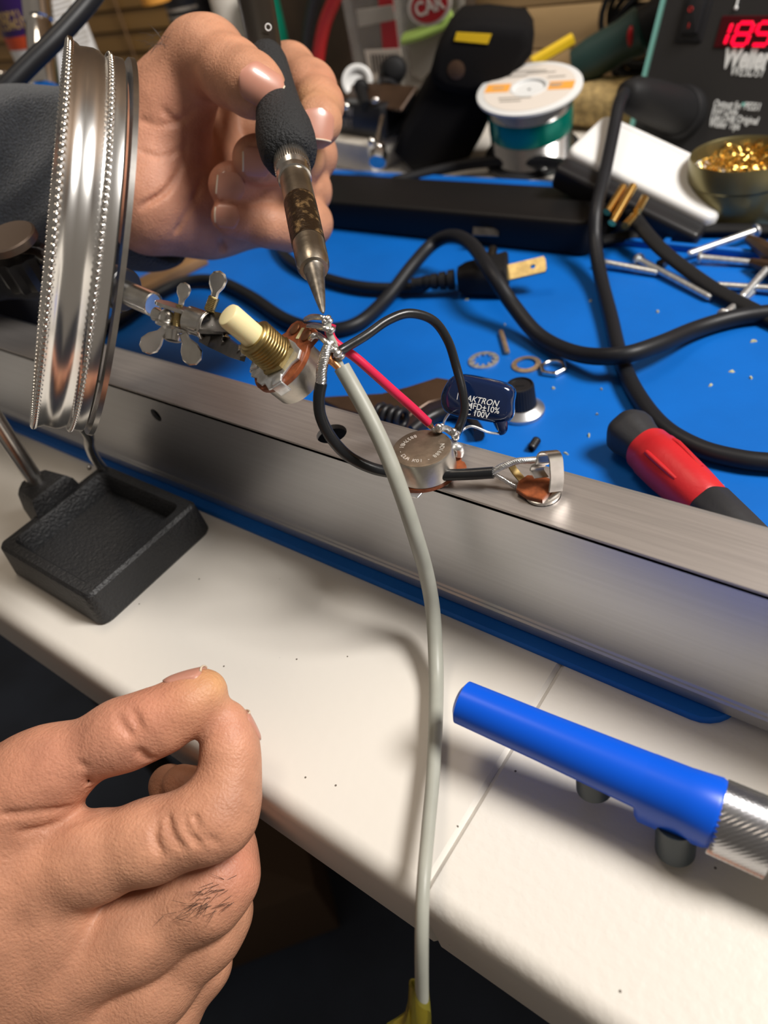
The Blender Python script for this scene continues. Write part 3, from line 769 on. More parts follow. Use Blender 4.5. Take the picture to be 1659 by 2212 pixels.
axs = [(0, .0062), (.0012, .0080), (.004, .0090), (.008, .0093), (.0125, .0091), (.017, .0083), (.022, .0076), (.030, .0073), (.040, .0071), (.0455, .0069), (.049, .0063), (.0505, .0048)]
gd = nrm(gripT - ferP); Lg = np.linalg.norm(gripT - ferP)
gs = ferP + d1 * .003
obj('foam_grip', MB().lathe(gs, gd, [(0, .0048)] + [(z * Lg / .0505, r) for z, r in axs], 48), M['foam'], si, 60)
obj('handle', MB().lathe(gripT - gd * .004, nrm(endP - gripT), [(0, .0056), (.008, .0062), (.05, .0072), (.10, .0078), (.104, .006)], 36), M['shaft'], si, 40)
hd = nrm(endP - gripT)
pm = U(580, 62, .2605)
obj('printed_mark', MB().torus(pm + hd * .001, nrm(CAM - pm), .0010, .00022, 20, 6), M['white'], si)
obj('iron_cord', MB().tube(spline([gripT + hd * .095, U(505, -160, .33), U(420, -220, .36), U(300, -120, .35)], 6), .0026, 12), M['rubber'], si, 60)


# ------------------------------------------------------------------ flesh: signed distance field, then surface nets
def surface_nets(f, o, h):
    s = f < 0
    nx, ny, nz = f.shape
    cnt = np.zeros((nx - 1, ny - 1, nz - 1), np.uint8)
    for dx in (0, 1):
        for dy in (0, 1):
            for dz in (0, 1): cnt += s[dx:nx - 1 + dx, dy:ny - 1 + dy, dz:nz - 1 + dz]
    act = (cnt > 0) & (cnt < 8)
    idx = np.argwhere(act); ids = -np.ones(act.shape, np.int64); ids[act] = np.arange(len(idx))
    acc = np.zeros((len(idx), 3)); num = np.zeros(len(idx))
    C = [(dx, dy, dz) for dx in (0, 1) for dy in (0, 1) for dz in (0, 1)]
    for a in C:
        for ax_ in range(3):
            if a[ax_]: continue
            b = list(a); b[ax_] = 1
            fa = f[idx[:, 0] + a[0], idx[:, 1] + a[1], idx[:, 2] + a[2]]; fb = f[idx[:, 0] + b[0], idx[:, 1] + b[1], idx[:, 2] + b[2]]
            cr = (fa < 0) != (fb < 0); t = np.where(cr, fa / np.where(cr, fa - fb, 1), 0)
            p = np.tile(np.array(a, float), (len(idx), 1)); p[:, ax_] = t
            acc += np.where(cr[:, None], p, 0); num += cr
    vs = (idx + acc / num[:, None]) * h + o
    fs = []
    for ax_ in range(3):
        u, v = [(1, 2), (2, 0), (0, 1)][ax_]
        sl0 = [slice(None)] * 3; sl1 = [slice(None)] * 3; sl0[ax_] = slice(0, -1); sl1[ax_] = slice(1, None)
        ch_ = s[tuple(sl0)] != s[tuple(sl1)]
        e = np.argwhere(ch_)
        ok = (e[:, u] > 0) & (e[:, v] > 0) & (e[:, u] < f.shape[u] - 1) & (e[:, v] < f.shape[v] - 1); e = e[ok]
        def cid(du, dv):
            q = e.copy(); q[:, u] -= du; q[:, v] -= dv; return ids[q[:, 0], q[:, 1], q[:, 2]]
        q = np.stack([cid(1, 1), cid(0, 1), cid(0, 0), cid(1, 0)], 1)
        flip = ~s[e[:, 0], e[:, 1], e[:, 2]]; q[flip] = q[flip][:, ::-1]
        fs.append(q)
    return vs, np.concatenate(fs)


class Field:
    def __init__(self, lo, hi, h):
        self.o = np.asarray(lo, float); self.h = h
        n = np.ceil((np.asarray(hi) - self.o) / h).astype(int) + 1
        g_ = [self.o[i] + h * np.arange(n[i]) for i in range(3)]
        self.P = np.stack(np.meshgrid(*g_, indexing='ij'), -1).astype(np.float32)
        self.f = np.full(n, .05, np.float32)

    def sl(self, lo, hi):
        n = self.f.shape; a = np.clip(((np.asarray(lo) - self.o) / self.h).astype(int), 0, n); b = np.clip(((np.asarray(hi) - self.o) / self.h).astype(int) + 2, 0, n)
        return tuple(slice(int(x), int(y)) for x, y in zip(a, b))

    def cone(self, a, b, r1, r2, tgt=None, k=.003, mode='u', pad=.012):
        a = np.asarray(a, float); b = np.asarray(b, float); R = max(r1, r2) + pad
        S = self.sl(np.minimum(a, b) - R, np.maximum(a, b) + R); P = self.P[S]
        if P.size == 0: return
        ab = (b - a).astype(np.float32); t = np.clip(((P - a.astype(np.float32)) @ ab) / max(float(ab @ ab), 1e-12), 0, 1)
        d = np.linalg.norm(P - a.astype(np.float32) - t[..., None] * ab, axis=-1) - (r1 + (r2 - r1) * t)
        F = self.f if tgt is None else tgt
        self.comb(F, S, d, k, mode)

    def ell(self, c, Fm, sx, sy, sz, tgt=None, k=.003, mode='u', pad=.012):
        c = np.asarray(c, float); R = max(sx, sy, sz) + pad; S = self.sl(c - R, c + R); P = (self.P[S] - c.astype(np.float32)) @ Fm.astype(np.float32)
        q = np.linalg.norm(P / np.float32([sx, sy, sz]), axis=-1); q2 = np.linalg.norm(P / np.float32([sx * sx, sy * sy, sz * sz]), axis=-1)
        self.comb(self.f if tgt is None else tgt, S, q * (q - 1) / np.maximum(q2, 1e-6), k, mode)

    @staticmethod
    def comb(F, S, d, k, mode):
        f = F[S]
        if mode == 'u':
            h = np.maximum(k - np.abs(f - d), 0) / k; F[S] = np.minimum(f, d) - h * h * k * .25
        else:
            h = np.maximum(k - np.abs(f + d), 0) / k; F[S] = np.maximum(f, -d) + h * h * k * .25

    def new(self): return np.full(self.f.shape, .05, np.float32)

    def merge(self, g_, k):
        h = np.maximum(k - np.abs(self.f - g_), 0) / k; self.f[:] = np.minimum(self.f, g_) - h * h * k * .25


def chain(Fd, J, k=.0035):
    """a finger: joints (point, radius); own field, so neighbours stay apart"""
    g_ = Fd.new()
    for (a, ra_), (b, rb_) in zip(J[:-1], J[1:]): Fd.cone(a, b, ra_, rb_, g_, k)
    return g_


def crease(Fd, pts, r=.0007, k=.0011):
    P = spline(pts, 5)
    for a, b in zip(P[:-1], P[1:]): Fd.cone(a, b, r, r, None, k, 's', .003)


def skin_mat():
    m = mat('skin', (.72, .40, .29), .48, sss=.14, spec=.4); nt = m.node_tree; N, L = nt.nodes, nt.links; b = N['Principled BSDF']
    at_ = N.new('ShaderNodeAttribute'); at_.attribute_name = 'tint'
    tc = N.new('ShaderNodeTexCoord')
    n1 = N.new('ShaderNodeTexNoise'); n1.inputs['Scale'].default_value = 110; n1.inputs['Detail'].default_value = 6
    n2 = N.new('ShaderNodeTexNoise'); n2.inputs['Scale'].default_value = 1300; n2.inputs['Detail'].default_value = 3
    vo = N.new('ShaderNodeTexVoronoi'); vo.inputs['Scale'].default_value = 900; vo.feature = 'DISTANCE_TO_EDGE'
    wv = N.new('ShaderNodeTexNoise'); wv.inputs['Scale'].default_value = 160; wv.inputs['Detail'].default_value = 4
    mp = N.new('ShaderNodeMapping'); mp.inputs['Scale'].default_value = (3.2, .8, 1.4); mp.inputs['Rotation'].default_value = (.4, .2, .6)
    for q in (n1, n2, vo): L.new(tc.outputs['Object'], q.inputs['Vector'])
    L.new(tc.outputs['Object'], mp.inputs[0]); L.new(mp.outputs[0], wv.inputs['Vector'])
    hs = N.new('ShaderNodeMixRGB'); hs.blend_type = 'OVERLAY'; hs.inputs[0].default_value = .38
    L.new(at_.outputs['Color'], hs.inputs[1]); L.new(n1.outputs['Fac'], hs.inputs[2]); L.new(hs.outputs[0], b.inputs['Base Color'])
    a1 = N.new('ShaderNodeMath'); a1.operation = 'MULTIPLY_ADD'; a1.inputs[1].default_value = .5; L.new(vo.outputs['Distance'], a1.inputs[0]); L.new(n2.outputs['Fac'], a1.inputs[2])
    a2 = N.new('ShaderNodeMath'); a2.operation = 'MULTIPLY_ADD'; a2.inputs[1].default_value = 1.1; L.new(wv.outputs['Fac'], a2.inputs[0]); L.new(a1.outputs[0], a2.inputs[2])
    bp = N.new('ShaderNodeBump'); bp.inputs['Strength'].default_value = .4; bp.inputs['Distance'].default_value = .0006
    L.new(a2.outputs[0], bp.inputs['Height']); L.new(bp.outputs[0], b.inputs['Normal'])
    return m


SKIN = skin_mat()


def flesh(name, Fd, parent, tints, base=(.50, .245, .148), cut=None):
    vs, fs = surface_nets(Fd.f, Fd.o, Fd.h)
    # light smoothing of the net
    nb = np.zeros_like(vs); ct = np.zeros(len(vs))
    for it in range(2):
        nb[:] = 0; ct[:] = 0
        for a, b in ((0, 1), (1, 2), (2, 3), (3, 0)):
            np.add.at(nb, fs[:, a], vs[fs[:, b]]); np.add.at(nb, fs[:, b], vs[fs[:, a]]); np.add.at(ct, fs[:, a], 1); np.add.at(ct, fs[:, b], 1)
        vs = vs * .6 + .4 * nb / ct[:, None]
    me = bpy.data.meshes.new(name); off = rootloc(parent)
    me.from_pydata((vs - off).tolist(), [], fs.tolist()); me.update()
    col = np.tile(np.array([*base, 1.]), (len(vs), 1))
    for p, r, c, s_ in tints:
        wgt = np.exp(-((vs - p) ** 2).sum(1) / (r * r)) * s_
        col[:, :3] = col[:, :3] * (1 - wgt[:, None]) + V(c) * wgt[:, None]
    atr = me.attributes.new('tint', 'FLOAT_COLOR', 'POINT'); atr.data.foreach_set('color', col.astype(np.float32).ravel())
    me.materials.append(SKIN); me.shade_smooth()
    o = link(bpy.data.objects.new(name, me)); o.parent = parent
    return o, vs


person = thing('person', (-.34, .12, T), 'person in a charcoal fleece sleeve, soldering with both bare hands over the table', 'person')
px_ = lambda n, d: n * d / FPX      # n pixels across at depth d, in metres

# ---- the upper hand, palm towards us, holding the iron
J = lambda x, y, d, r: (U(x, y, d), px_(r, d))
HB = np.array([U(*p) for p in ((150, 260, .25), (150, 600, .33), (150, 560, .25), (560, 30, .29), (440, 30, .25), (740, 160, .33), (740, 200, .245), (560, 200, .225), (700, 560, .30), (640, 560, .25), (300, 600, .33), (300, 60, .33), (560, 480, .34), (620, 90, .33))])
Fd = Field(HB.min(0) - .008, HB.max(0) + .008, .00085)
pg = Fd.new()
for a, b in (
    (J(262, 400, .296, 108), J(330, 400, .292, 118)),          # wrist
    (J(320, 300, .285, 88), J(372, 215, .279, 84)),            # ball of the thumb
    (J(300, 400, .288, 100), J(360, 300, .284, 85)),
    (J(330, 452, .286, 92), J(450, 470, .300, 74)),            # heel below the little finger
    (J(450, 470, .300, 74), J(555, 470, .308, 62)),
    (J(330, 380, .300, 90), J(520, 390, .318, 66)),
    (J(330, 340, .304, 80), J(520, 290, .322, 66)),
    (J(340, 260, .302, 70), J(500, 195, .318, 62)),
    (J(430, 280, .308, 60), J(440, 440, .306, 60)),
): Fd.cone(a[0], b[0], a[1], b[1], pg, .010)
thumb = [J(368, 215, .2770, 82), J(432, 128, .269, 73), J(455, 124, .2650, 70), J(505, 160, .2530, 63), J(545, 184, .2450, 58), J(561, 193, .2425, 53)]
tg_ = chain(Fd, thumb, .006)
index = [J(500, 190, .316, 60), J(585, 152, .311, 52), J(628, 152, .300, 49), J(672, 190, .284, 50), J(691, 225, .272, 46), J(689, 262, .261, 43), J(682, 282, .257, 37)]
middle = [J(520, 290, .320, 62), J(660, 300, .311, 54), J(672, 335, .302, 51), J(640, 345, .284, 51), J(600, 346, .272, 46), J(558, 344, .264, 44), J(548, 344, .263, 42)]
ring_ = [J(520, 385, .317, 60), J(640, 395, .310, 53), J(662, 412, .302, 49), J(620, 414, .287, 49), J(570, 408, .279, 45), J(505, 402, .272, 43), J(496, 401, .271, 41)]
pinky = [J(540, 462, .306, 58), J(640, 470, .303, 50), J(668, 482, .296, 45), J(625, 490, .285, 46), J(575, 485, .279, 42), J(504, 470, .274, 36), J(494, 469, .273, 33)]
Fd.f[:] = pg
Fd.merge(tg_, .006)
for fc in (index, middle, ring_, pinky):
    g_ = chain(Fd, fc, .005)
    # joined smoothly only where the finger leaves the palm
    Fd.merge(g_, .0016)
# thumb crease lines and the folds of the palm
for pts, r in (([(352, 238, .262), (385, 262, .263), (420, 236, .258)], .0008), ([(300, 258, .262), (345, 270, .263), (395, 262, .265)], .0007), ([(405, 300, .285), (395, 350, .277), (360, 410, .270), (300, 450, .266)], .0009),
               ([(300, 325, .262), (350, 338, .264), (398, 322, .270)], .0005),
               ([(440, 380, .289), (420, 430, .281), (400, 470, .275), (380, 500, .273)], .0007), ([(470, 500, .286), (478, 525, .290), (482, 545, .297)], .0010)):
    P = [U(*p) for p in pts]
    # drop the fold onto the skin: march along the sight line until the field is met
    Q = []
    for p in P:
        vv = nrm(p - CAM); q = p - vv * .03
        for _ in range(140):
            ii = np.round((q - Fd.o) / Fd.h).astype(int)
            if (ii < 0).any() or (ii >= np.array(Fd.f.shape)).any(): q = q + vv * .0008; continue
            if Fd.f[tuple(ii)] <= 0: break
            q = q + vv * .0006
        Q.append(q - vv * .00045)
    crease(Fd, Q, r)
PK, YL, RD = (.60, .27, .19), (.60, .35, .13), (.56, .19, .13)
tints = [(U(452, 110, .268), .012, (.60, .32, .20), .7), (U(596, 215, .262), .009, YL, .8), (U(690, 300, .270), .010, YL, .85), (U(715, 225, .278), .009, RD, .7), (U(570, 232, .262), .007, YL, .5),
         (U(530, 190, .262), .011, RD, .45), (U(545, 340, .27), .010, RD, .45), (U(490, 400, .27), .010, RD, .45), (U(490, 470, .272), .010, RD, .4), (U(400, 420, .285), .03, PK, .5), (U(380, 250, .27), .02, (.54, .24, .155), .5)]
hand_a, vsA = flesh('hand', Fd, person, tints)


def onskin(x, y, d, vs):       # nearest skin vertex along a sight line, towards the lens
    r = ray(x, y); r = r / np.linalg.norm(r); q = vs - CAM; t = q @ r; dist = np.linalg.norm(q - t[:, None] * r, axis=1)
    ok = (dist < .0022) & (t > 0)
    return CAM + r * t[ok].min() if ok.any() else U(x, y, d)


def put_nail(hand, vs, xy, xytip, d, width, length, rad, lean, mm_=None, axis=None):
    """nail plate fitted to the skin: its middle shows at xy, its free edge points to xytip"""
    c, e = onskin(*xy, d, vs), onskin(*xytip, d, vs)
    if axis is not None:            # nail middle found from the finger's own axis instead
        p0, e = axis; c = vs[np.argmin(((vs - (p0 + nrm(lean) * .0085)) ** 2).sum(1))]; e = c + (e - p0)
    q = vs[np.linalg.norm(vs - c, axis=1) < width * .5]; u_, s_, vt = np.linalg.svd(q - q.mean(0)); nn = vt[2]
    if nn @ ((CAM - c) if axis is None else lean) < 0: nn = -nn
    nn = nrm(nn + lean); fd = nrm((e - c) - nn * ((e - c) @ nn)); sd = np.cross(fd, nn)
    q = vs - c; q = q[(np.abs(q @ sd) < width * .5) & (np.abs(q @ fd) < length * .5) & (np.abs(q @ nn) < width * .5)]
    x, y, h = q @ sd, q @ fd, q @ nn
    A_ = np.stack([np.ones_like(x), x, y, x * x, y * y, x * y], 1); k, *_ = np.linalg.lstsq(A_, h, rcond=None)
    k[3] = min(k[3], -1 / (2 * rad) * .5); k[4] = max(min(k[4], 0), -14.)
    nu, nv = 13, 14; top = []; G = []
    for j in range(nv):
        t = -1 + 2 * j / (nv - 1)
        for i in range(nu):
            u = -1 + 2 * i / (nu - 1)
            # squircle outline: rounded cuticle end and gently rounded free edge
            yy = t * length / 2; ww = width / 2 * (1 - .80 * max(0, -t - .40) ** 2.2 / .60 ** 2.2 - .38 * max(0, t - .62) ** 2 / .38 ** 2)
            xx = u * ww; lift = .00050 * (1 - .55 * u ** 4) * (1 if t > -.6 else .45 + .55 * (t + 1) / .4)
            hh_ = k @ V([1, xx, yy, xx * xx, yy * yy, xx * yy])
            top.append(c + sd * xx + fd * yy + nn * (hh_ + lift))
    n0 = nu * nv; vv_ = top + [p - nn * .0012 for p in top]; fs = []
    for j in range(nv - 1):
        for i in range(nu - 1):
            a = j * nu + i; fs += [(a, a + 1, a + nu + 1, a + nu), (n0 + a, n0 + a + nu, n0 + a + nu + 1, n0 + a + 1)]
    bd = [(0, i) for i in range(nu)] + [(j, nu - 1) for j in range(1, nv)] + [(nv - 1, i) for i in range(nu - 2, -1, -1)] + [(j, 0) for j in range(nv - 2, 0, -1)]
    for z in range(len(bd)):
        a = bd[z][0] * nu + bd[z][1]; b = bd[(z + 1) % len(bd)]; b = b[0] * nu + b[1]; fs.append((a, n0 + a, n0 + b, b))
    nl = obj('fingernail', MB().add(vv_, fs), mm_ or M['nail'], hand, 60)
    # pale free edge
    rim = [top[(nv - 1) * nu + i] + nn * .00005 for i in range(nu)]
    obj('nail_edge', MB().tube(rim, .00028, 6), M['nailw'], hand, 60)
    return nl


put_nail(hand_a, vsA, (562, 184), (588, 200), .262, .0118, .0135, .0075, camdir(-.1, .05, 0) * .1)
put_nail(hand_a, vsA, (706, 268), (700, 296), .270, .0078, .0100, .0052, camdir(.9, .1, .2) * 1.0)
put_nail(hand_a, vsA, (556, 352), (534, 350), .268, .0100, .0098, .0062, camdir(0, 0, -1) * .2)
put_nail(hand_a, vsA, (498, 404), (478, 400), .268, .0098, .0098, .0062, camdir(0, 0, -1) * .2)
put_nail(hand_a, vsA, (490, 466), (470, 464), .270, .0082, .0086, .0054, camdir(0, 0, -1) * .2)

# ---- the sleeve of that arm
slv = Field(np.minimum.reduce([U(-420, 120, .40), U(-420, 900, .42), U(430, 600, .25)]) - V([.02, .03, .03]), np.maximum.reduce([U(430, 100, .36), U(430, 640, .36), U(-300, 400, .25), U(0, 150, .24)]) + .03, .0016)
g0 = slv.f
for a, b in ((J(205, 385, .300, 172), J(70, 425, .308, 195)), (J(70, 425, .308, 195), J(-250, 480, .345, 200)), (J(230, 420, .302, 155), J(330, 478, .306, 102)), (J(-250, 480, .345, 200), J(-420, 520, .37, 195))):
    slv.cone(a[0], b[0], a[1], b[1], None, .014)
rs = np.random.RandomState(3)
for pts in ([(120, 300), (60, 420), (-20, 520)], [(70, 230), (0, 330), (-60, 400)], [(150, 520), (60, 600), (-40, 660)], [(30, 560), (-40, 640), (-120, 720)]):
    q = [nrm(ray(*p)) for p in pts]; P = []
    for p in pts:
        x = U(*p, .22); v_ = nrm(x - CAM)
        for _k in range(120):
            ii = np.round((x - slv.o) / slv.h).astype(int)
            if (ii >= 0).all() and (ii < np.array(slv.f.shape)).all() and slv.f[tuple(ii)] <= 0: break
            x = x + v_ * .001
        P.append(x - v_ * .004)
    for a, b in zip(spline(P, 5)[:-1], spline(P, 5)[1:]): slv.cone(a, b, .0055, .0055, None, .010, 's')
# hollow cuff
slv.cone(U(420, 420, .297), U(255, 395, .301), px_(150, .30), px_(128, .30), None, .002, 's')
vs_, fs_ = surface_nets(slv.f, slv.o, slv.h)
mb = MB(); mb.v = vs_.tolist(); mb.f = [tuple(q) for q in fs_.tolist()]
obj('sleeve', mb, M['cloth'], person, 80, 'charcoal fleece sleeve pushed back to the wrist')

# ---- the lower hand, thumb and finger pinched together
Fe = Field(np.minimum.reduce([U(-260, 1500, .23), U(-260, 2330, .25), U(600, 2330, .2), U(600, 1400, .17), U(-260, 1900, .15)]) - .012,
           np.maximum.reduce([U(-260, 1500, .15), U(600, 1420, .25), U(600, 1400, .15), U(-200, 2330, .24), U(600, 2300, .24)]) + .012, .00082)
pg = Fe.new()
for a, b in (
    (J(-330, 1960, .200, 250), J(-130, 1935, .197, 230)),
    (J(-140, 1820, .192, 150), J(60, 1690, .188, 92)),         # ball of the thumb
    (J(-120, 1900, .194, 175), J(100, 1885, .1885, 98)),
    (J(-120, 1990, .197, 180), J(140, 2085, .1930, 108)),
    (J(-120, 2060, .201, 180), J(190, 2225, .1990, 105)),
    (J(-60, 1800, .196, 110), J(110, 1800, .1945, 62)),        # web between thumb and finger
    (J(60, 1980, .1905, 95), J(120, 1975, .1905, 88)),
): Fe.cone(a[0], b[0], a[1], b[1], pg, .012)
thumb = [J(30, 1712, .188, 92), J(118, 1655, .1868, 78), J(250, 1592, .1850, 62), J(285, 1580, .1845, 62), J(355, 1552, .1845, 60), J(420, 1512, .1855, 50), J(446, 1492, .1860, 40)]
index = [J(95, 1885, .1885, 98), J(200, 1852, .186, 88), J(330, 1815, .1838, 80), J(436, 1778, .1828, 76), J(474, 1758, .1832, 74), J(490, 1712, .1845, 62), J(500, 1650, .1862, 52), J(496, 1600, .1872, 50), J(490, 1553, .1878, 40)]
middle = [J(140, 2085, .1930, 106), J(300, 2010, .1925, 92), J(440, 1930, .1920, 84), J(478, 1888, .1935, 74), J(480, 1830, .1985, 62), J(455, 1768, .2050, 50), J(420, 1712, .2095, 45), J(388, 1690, .2110, 36)]
ringf = [J(190, 2225, .1990, 100), J(330, 2120, .199, 86), J(440, 2010, .200, 76), J(470, 1965, .203, 66), J(460, 1880, .209, 54), J(415, 1770, .2145, 46), J(372, 1705, .2170, 40), J(362, 1690, .217, 33)]
pinkf = [J(230, 2330, .207, 84), J(350, 2190, .208, 72), J(430, 2080, .211, 62), J(430, 1990, .216, 54), J(390, 1880, .221, 46)]
Fe.f[:] = pg
Fe.merge(chain(Fe, thumb, .006), .007)
for q, fc in enumerate((index, middle, ringf, pinkf)):
    Fe.merge(chain(Fe, fc, .005), (.0028, .0018, .0016, .0016)[q])
for pts, r in (([(250, 1540, 0), (262, 1565, 0), (285, 1590, 0)], .00055), ([(283, 1530, 0), (296, 1560, 0), (303, 1580, 0)], .00045), ([(175, 1650, 0), (190, 1685, 0), (203, 1712, 0)], .0006), ([(300, 1622, 0), (315, 1638, 0), (330, 1642, 0)], .0006),
               ([(395, 1752, 0), (402, 1790, 0), (430, 1825, 0)], .0005), ([(362, 1762, 0), (370, 1800, 0), (395, 1838, 0)], .00045), ([(340, 1770, 0), (335, 1810, 0), (350, 1850, 0)], .0004), ([(420, 1760, 0), (435, 1800, 0), (470, 1822, 0)], .0004), ([(10, 1760, 0), (80, 1755, 0), (150, 1745, 0)], .0006), ([(40, 1800, 0), (110, 1785, 0), (190, 1765, 0)], .0005)):
    Q = []
    for x, y, _ in pts:
        q = U(x, y, .155); vv = nrm(q - CAM)
        for _k in range(160):
            ii = np.round((q - Fe.o) / Fe.h).astype(int)
            if (ii >= 0).all() and (ii < np.array(Fe.f.shape)).all() and Fe.f[tuple(ii)] <= 0: break
            q = q + vv * .0005
        Q.append(q - vv * .00030)
    crease(Fe, Q, r)
tints = [(U(470, 1475, .182), .009, YL, .75), (U(420, 1560, .182), .010, (.58, .30, .16), .6), (U(350, 1520, .182), .012, RD, .45), (U(250, 1650, .183), .016, PK, .5), (U(450, 1790, .18), .012, (.60, .28, .18), .5),
         (U(510, 1870, .188), .010, RD, .5), (U(100, 1690, .183), .02, RD, .35), (U(500, 1560, .183), .009, PK, .6), (U(100, 1960, .183), .03, (.50, .235, .145), .6), (U(250, 1860, .180), .02, (.55, .28, .17), .6)]
hand_b, vsB = flesh('hand', Fe, person, tints)
put_nail(hand_b, vsB, (420, 1468), (452, 1452), .185, .0086, .0105, .0060, camdir(-.48, -.86, .10), axis=(U(428, 1505, .1857), U(470, 1468, .1857)))
put_nail(hand_b, vsB, (526, 1560), (516, 1528), .187, .0066, .0080, .0050, camdir(.93, -.10, .36), axis=(U(493, 1572, .1875), U(488, 1530, .1875)))
# short dark hairs on the knuckles
hm = MB()
for k in range(70):
    zone = rs.randint(3)
    cx_, cy_, sx_, sy_ = ((470, 1930, 40, 28), (430, 1965, 50, 25), (270, 1870, 45, 30))[zone]
    x, y = cx_ + rs.randn() * sx_ * .6, cy_ + rs.randn() * sy_ * .6
    p = onskin(x, y, .19, vsB)
    if np.linalg.norm(p - U(x, y, .188)) > .012: continue
    n_ = nrm(CAM - p); s1 = camdir(-.9 + rs.randn() * .3, .45 + rs.randn() * .3, 0)
    hm.tube(spline([p, p + s1 * .0018 + n_ * .0009, p + s1 * .0038 + n_ * .0011], 3), [.00006, .00005, .00002], 4)
for k in range(26):
    x, y = 345 + rs.randn() * 12, 92 + rs.randn() * 8
    p = onskin(x, y, .27, vsA); s1 = camdir(-.6 + rs.randn() * .5, .5 + rs.randn() * .5, 0)
    if np.linalg.norm(p - U(x, y, .272)) > .03: continue
    hm.tube(spline([p, p + s1 * .002 + camdir(0, 0, -1) * .001, p + s1 * .005 + camdir(0, 0, -1) * .001], 3), [.00006, .00005, .00002], 4)
if hm.v:
    hr = obj('hair', hm, M['hairm'], person, 60); hr['kind'] = 'stuff'

# ------------------------------------------------------------------ things lying on the mat
ZT = T + ZM
onm = lambda x, y, z=0.: at(x, y, ZM + z)

# knob with a spun skirt
kc = onm(1127, 890); kc[2] = ZT
kn_ = thing('skirted_dial', kc, 'black fluted control knob with a flared silver skirt standing behind the capacitor', 'knob')
obj('skirt', MB().lathe(kc, (0, 0, 1), [(0, .0088), (.0008, .0090), (.0016, .0088), (.0034, .0066), (.0038, .0062)], 48), M['alu'], kn_, 30)
R_ = []
for z, r in ((.0034, .0059), (.0044, .0058), (.0122, .0053), (.0128, .0050), (.0129, .0046), (.0122, .0044), (.0122, .001)):
    R_.append([kc + V([(r - (.00028 if (k % 4 < 2 and .004 < z < .0125 and r > .005) else 0)) * math.cos(2 * math.pi * k / 128), (r - (.00028 if (k % 4 < 2 and .004 < z < .0125 and r > .005) else 0)) * math.sin(2 * math.pi * k / 128), z]) for k in range(128)])
kb_ = obj('grip', MB().rings(R_), M['blk'], kn_, 40)
obj('pointer_mark', MB().rbox(kc + V([0, 0, .0122]), rotz(.5), .0034, .0006, .0003, .0001, 1), M['blkm'], kb_)
obj('screw_hole', MB().lathe(kc + V([-.0050 * .55, -.0050 * .83, .0062]), (-.55, -.83, .05), [(-.0004, .0011), (.0006, .0011), (.0007, .0007), (.0001, .0006)], 16), M['blkm'], kb_)

# internal-tooth lock washer
wc = onm(1045, 780)
m = MB(); n = 80; R_ = []
inn = [(.0047 - (.0011 if (k % 8) in (1, 2, 3) else 0)) for k in range(n)]
ang = [2 * math.pi * k / n for k in range(n)]
def ringset(ro, rins, z0, z1):
    o0 = [wc + V([ro * math.cos(a), ro * math.sin(a), z0]) for a in ang]; o1 = [p + V([0, 0, z1 - z0]) for p in o0]
    i1 = [wc + V([r * math.cos(a), r * math.sin(a), z1 + (.0003 if r < .0045 else 0)]) for a, r in zip(ang, rins)]; i0 = [p - V([0, 0, z1 - z0]) for p in i1]
    return [o0, o1, i1, i0, o0]
tag(obj('lock_washer', MB().rings(ringset(.0066, inn, .0001, .0007), False, False, False), M['steel'], None, 30, loc=wc), 'zinc internal-tooth lock washer lying on the blue mat', 'washer')
wc = onm(1137, 789)
tag(obj('flat_washer', MB().rings(ringset(.0061, [.0040] * n, .0001, .0007), False, False, False), M['bronze'], None, 30, loc=wc), 'plain bronze-toned flat washer between lock washer and hex nut', 'washer')
wc = onm(1195, 800)
hx6 = [(.0058 * math.cos(math.radians(60 * k + 5)), .0058 * math.sin(math.radians(60 * k + 5))) for k in range(6)]
m = MB(); nn_ = 48
def hexr(a, R): 
    a = (a - math.radians(5)) % (math.pi / 3) - math.pi / 6; return R * math.cos(math.pi / 6) / math.cos(a)
an = [2 * math.pi * k / nn_ for k in range(nn_)]
hr_ = lambda R, z, rr=None: [wc + V([(hexr(a, R) if rr is None else rr) * math.cos(a), (hexr(a, R) if rr is None else rr) * math.sin(a), z]) for a in an]
L1 = [hr_(.0056, .0002), hr_(.0059, .0005), hr_(.0059, .0019), hr_(.0054, .0023), hr_(0, .0023, .0042), hr_(0, .0020, .0038), hr_(0, .0003, .0038), hr_(0, .0001, .0042), hr_(.0056, .0002)]
tag(obj('hex_nut', m.rings(L1, False, False, False), M['nickel'], None, 30, loc=wc), 'thin nickel hex nut beside the black cord on the blue mat', 'nut')
a_, b_ = onm(1082, 716, .0012), onm(1096, 762, .0012)
tag(obj('dowel_pin', MB().lathe(a_, b_ - a_, [(0, .0008), (.0003, .0012), (np.linalg.norm(b_ - a_) - .0003, .0012), (np.linalg.norm(b_ - a_), .0008)], 16), M['bronze'], None, 40, loc=(a_ + b_) / 2), 'small metal dowel pin lying behind the lock washer', 'pin')
a_, b_ = onm(1160, 950, .0016), onm(1147, 970, .0016); Ls = np.linalg.norm(b_ - a_); pf = [(0, .0011), (.0002, .0016)]
for k in range(9): pf += [(.0004 + (Ls - .0008) * k / 8, .0017 if k % 2 else .0014)]
tag(obj('set_screw', MB().lathe(a_, b_ - a_, pf + [(Ls - .0002, .0014), (Ls, .0010), (Ls - .001, .0007)], 18), M['blk'], None, 40, loc=(a_ + b_) / 2), 'small black threaded set screw alone on the blue mat', 'screw')

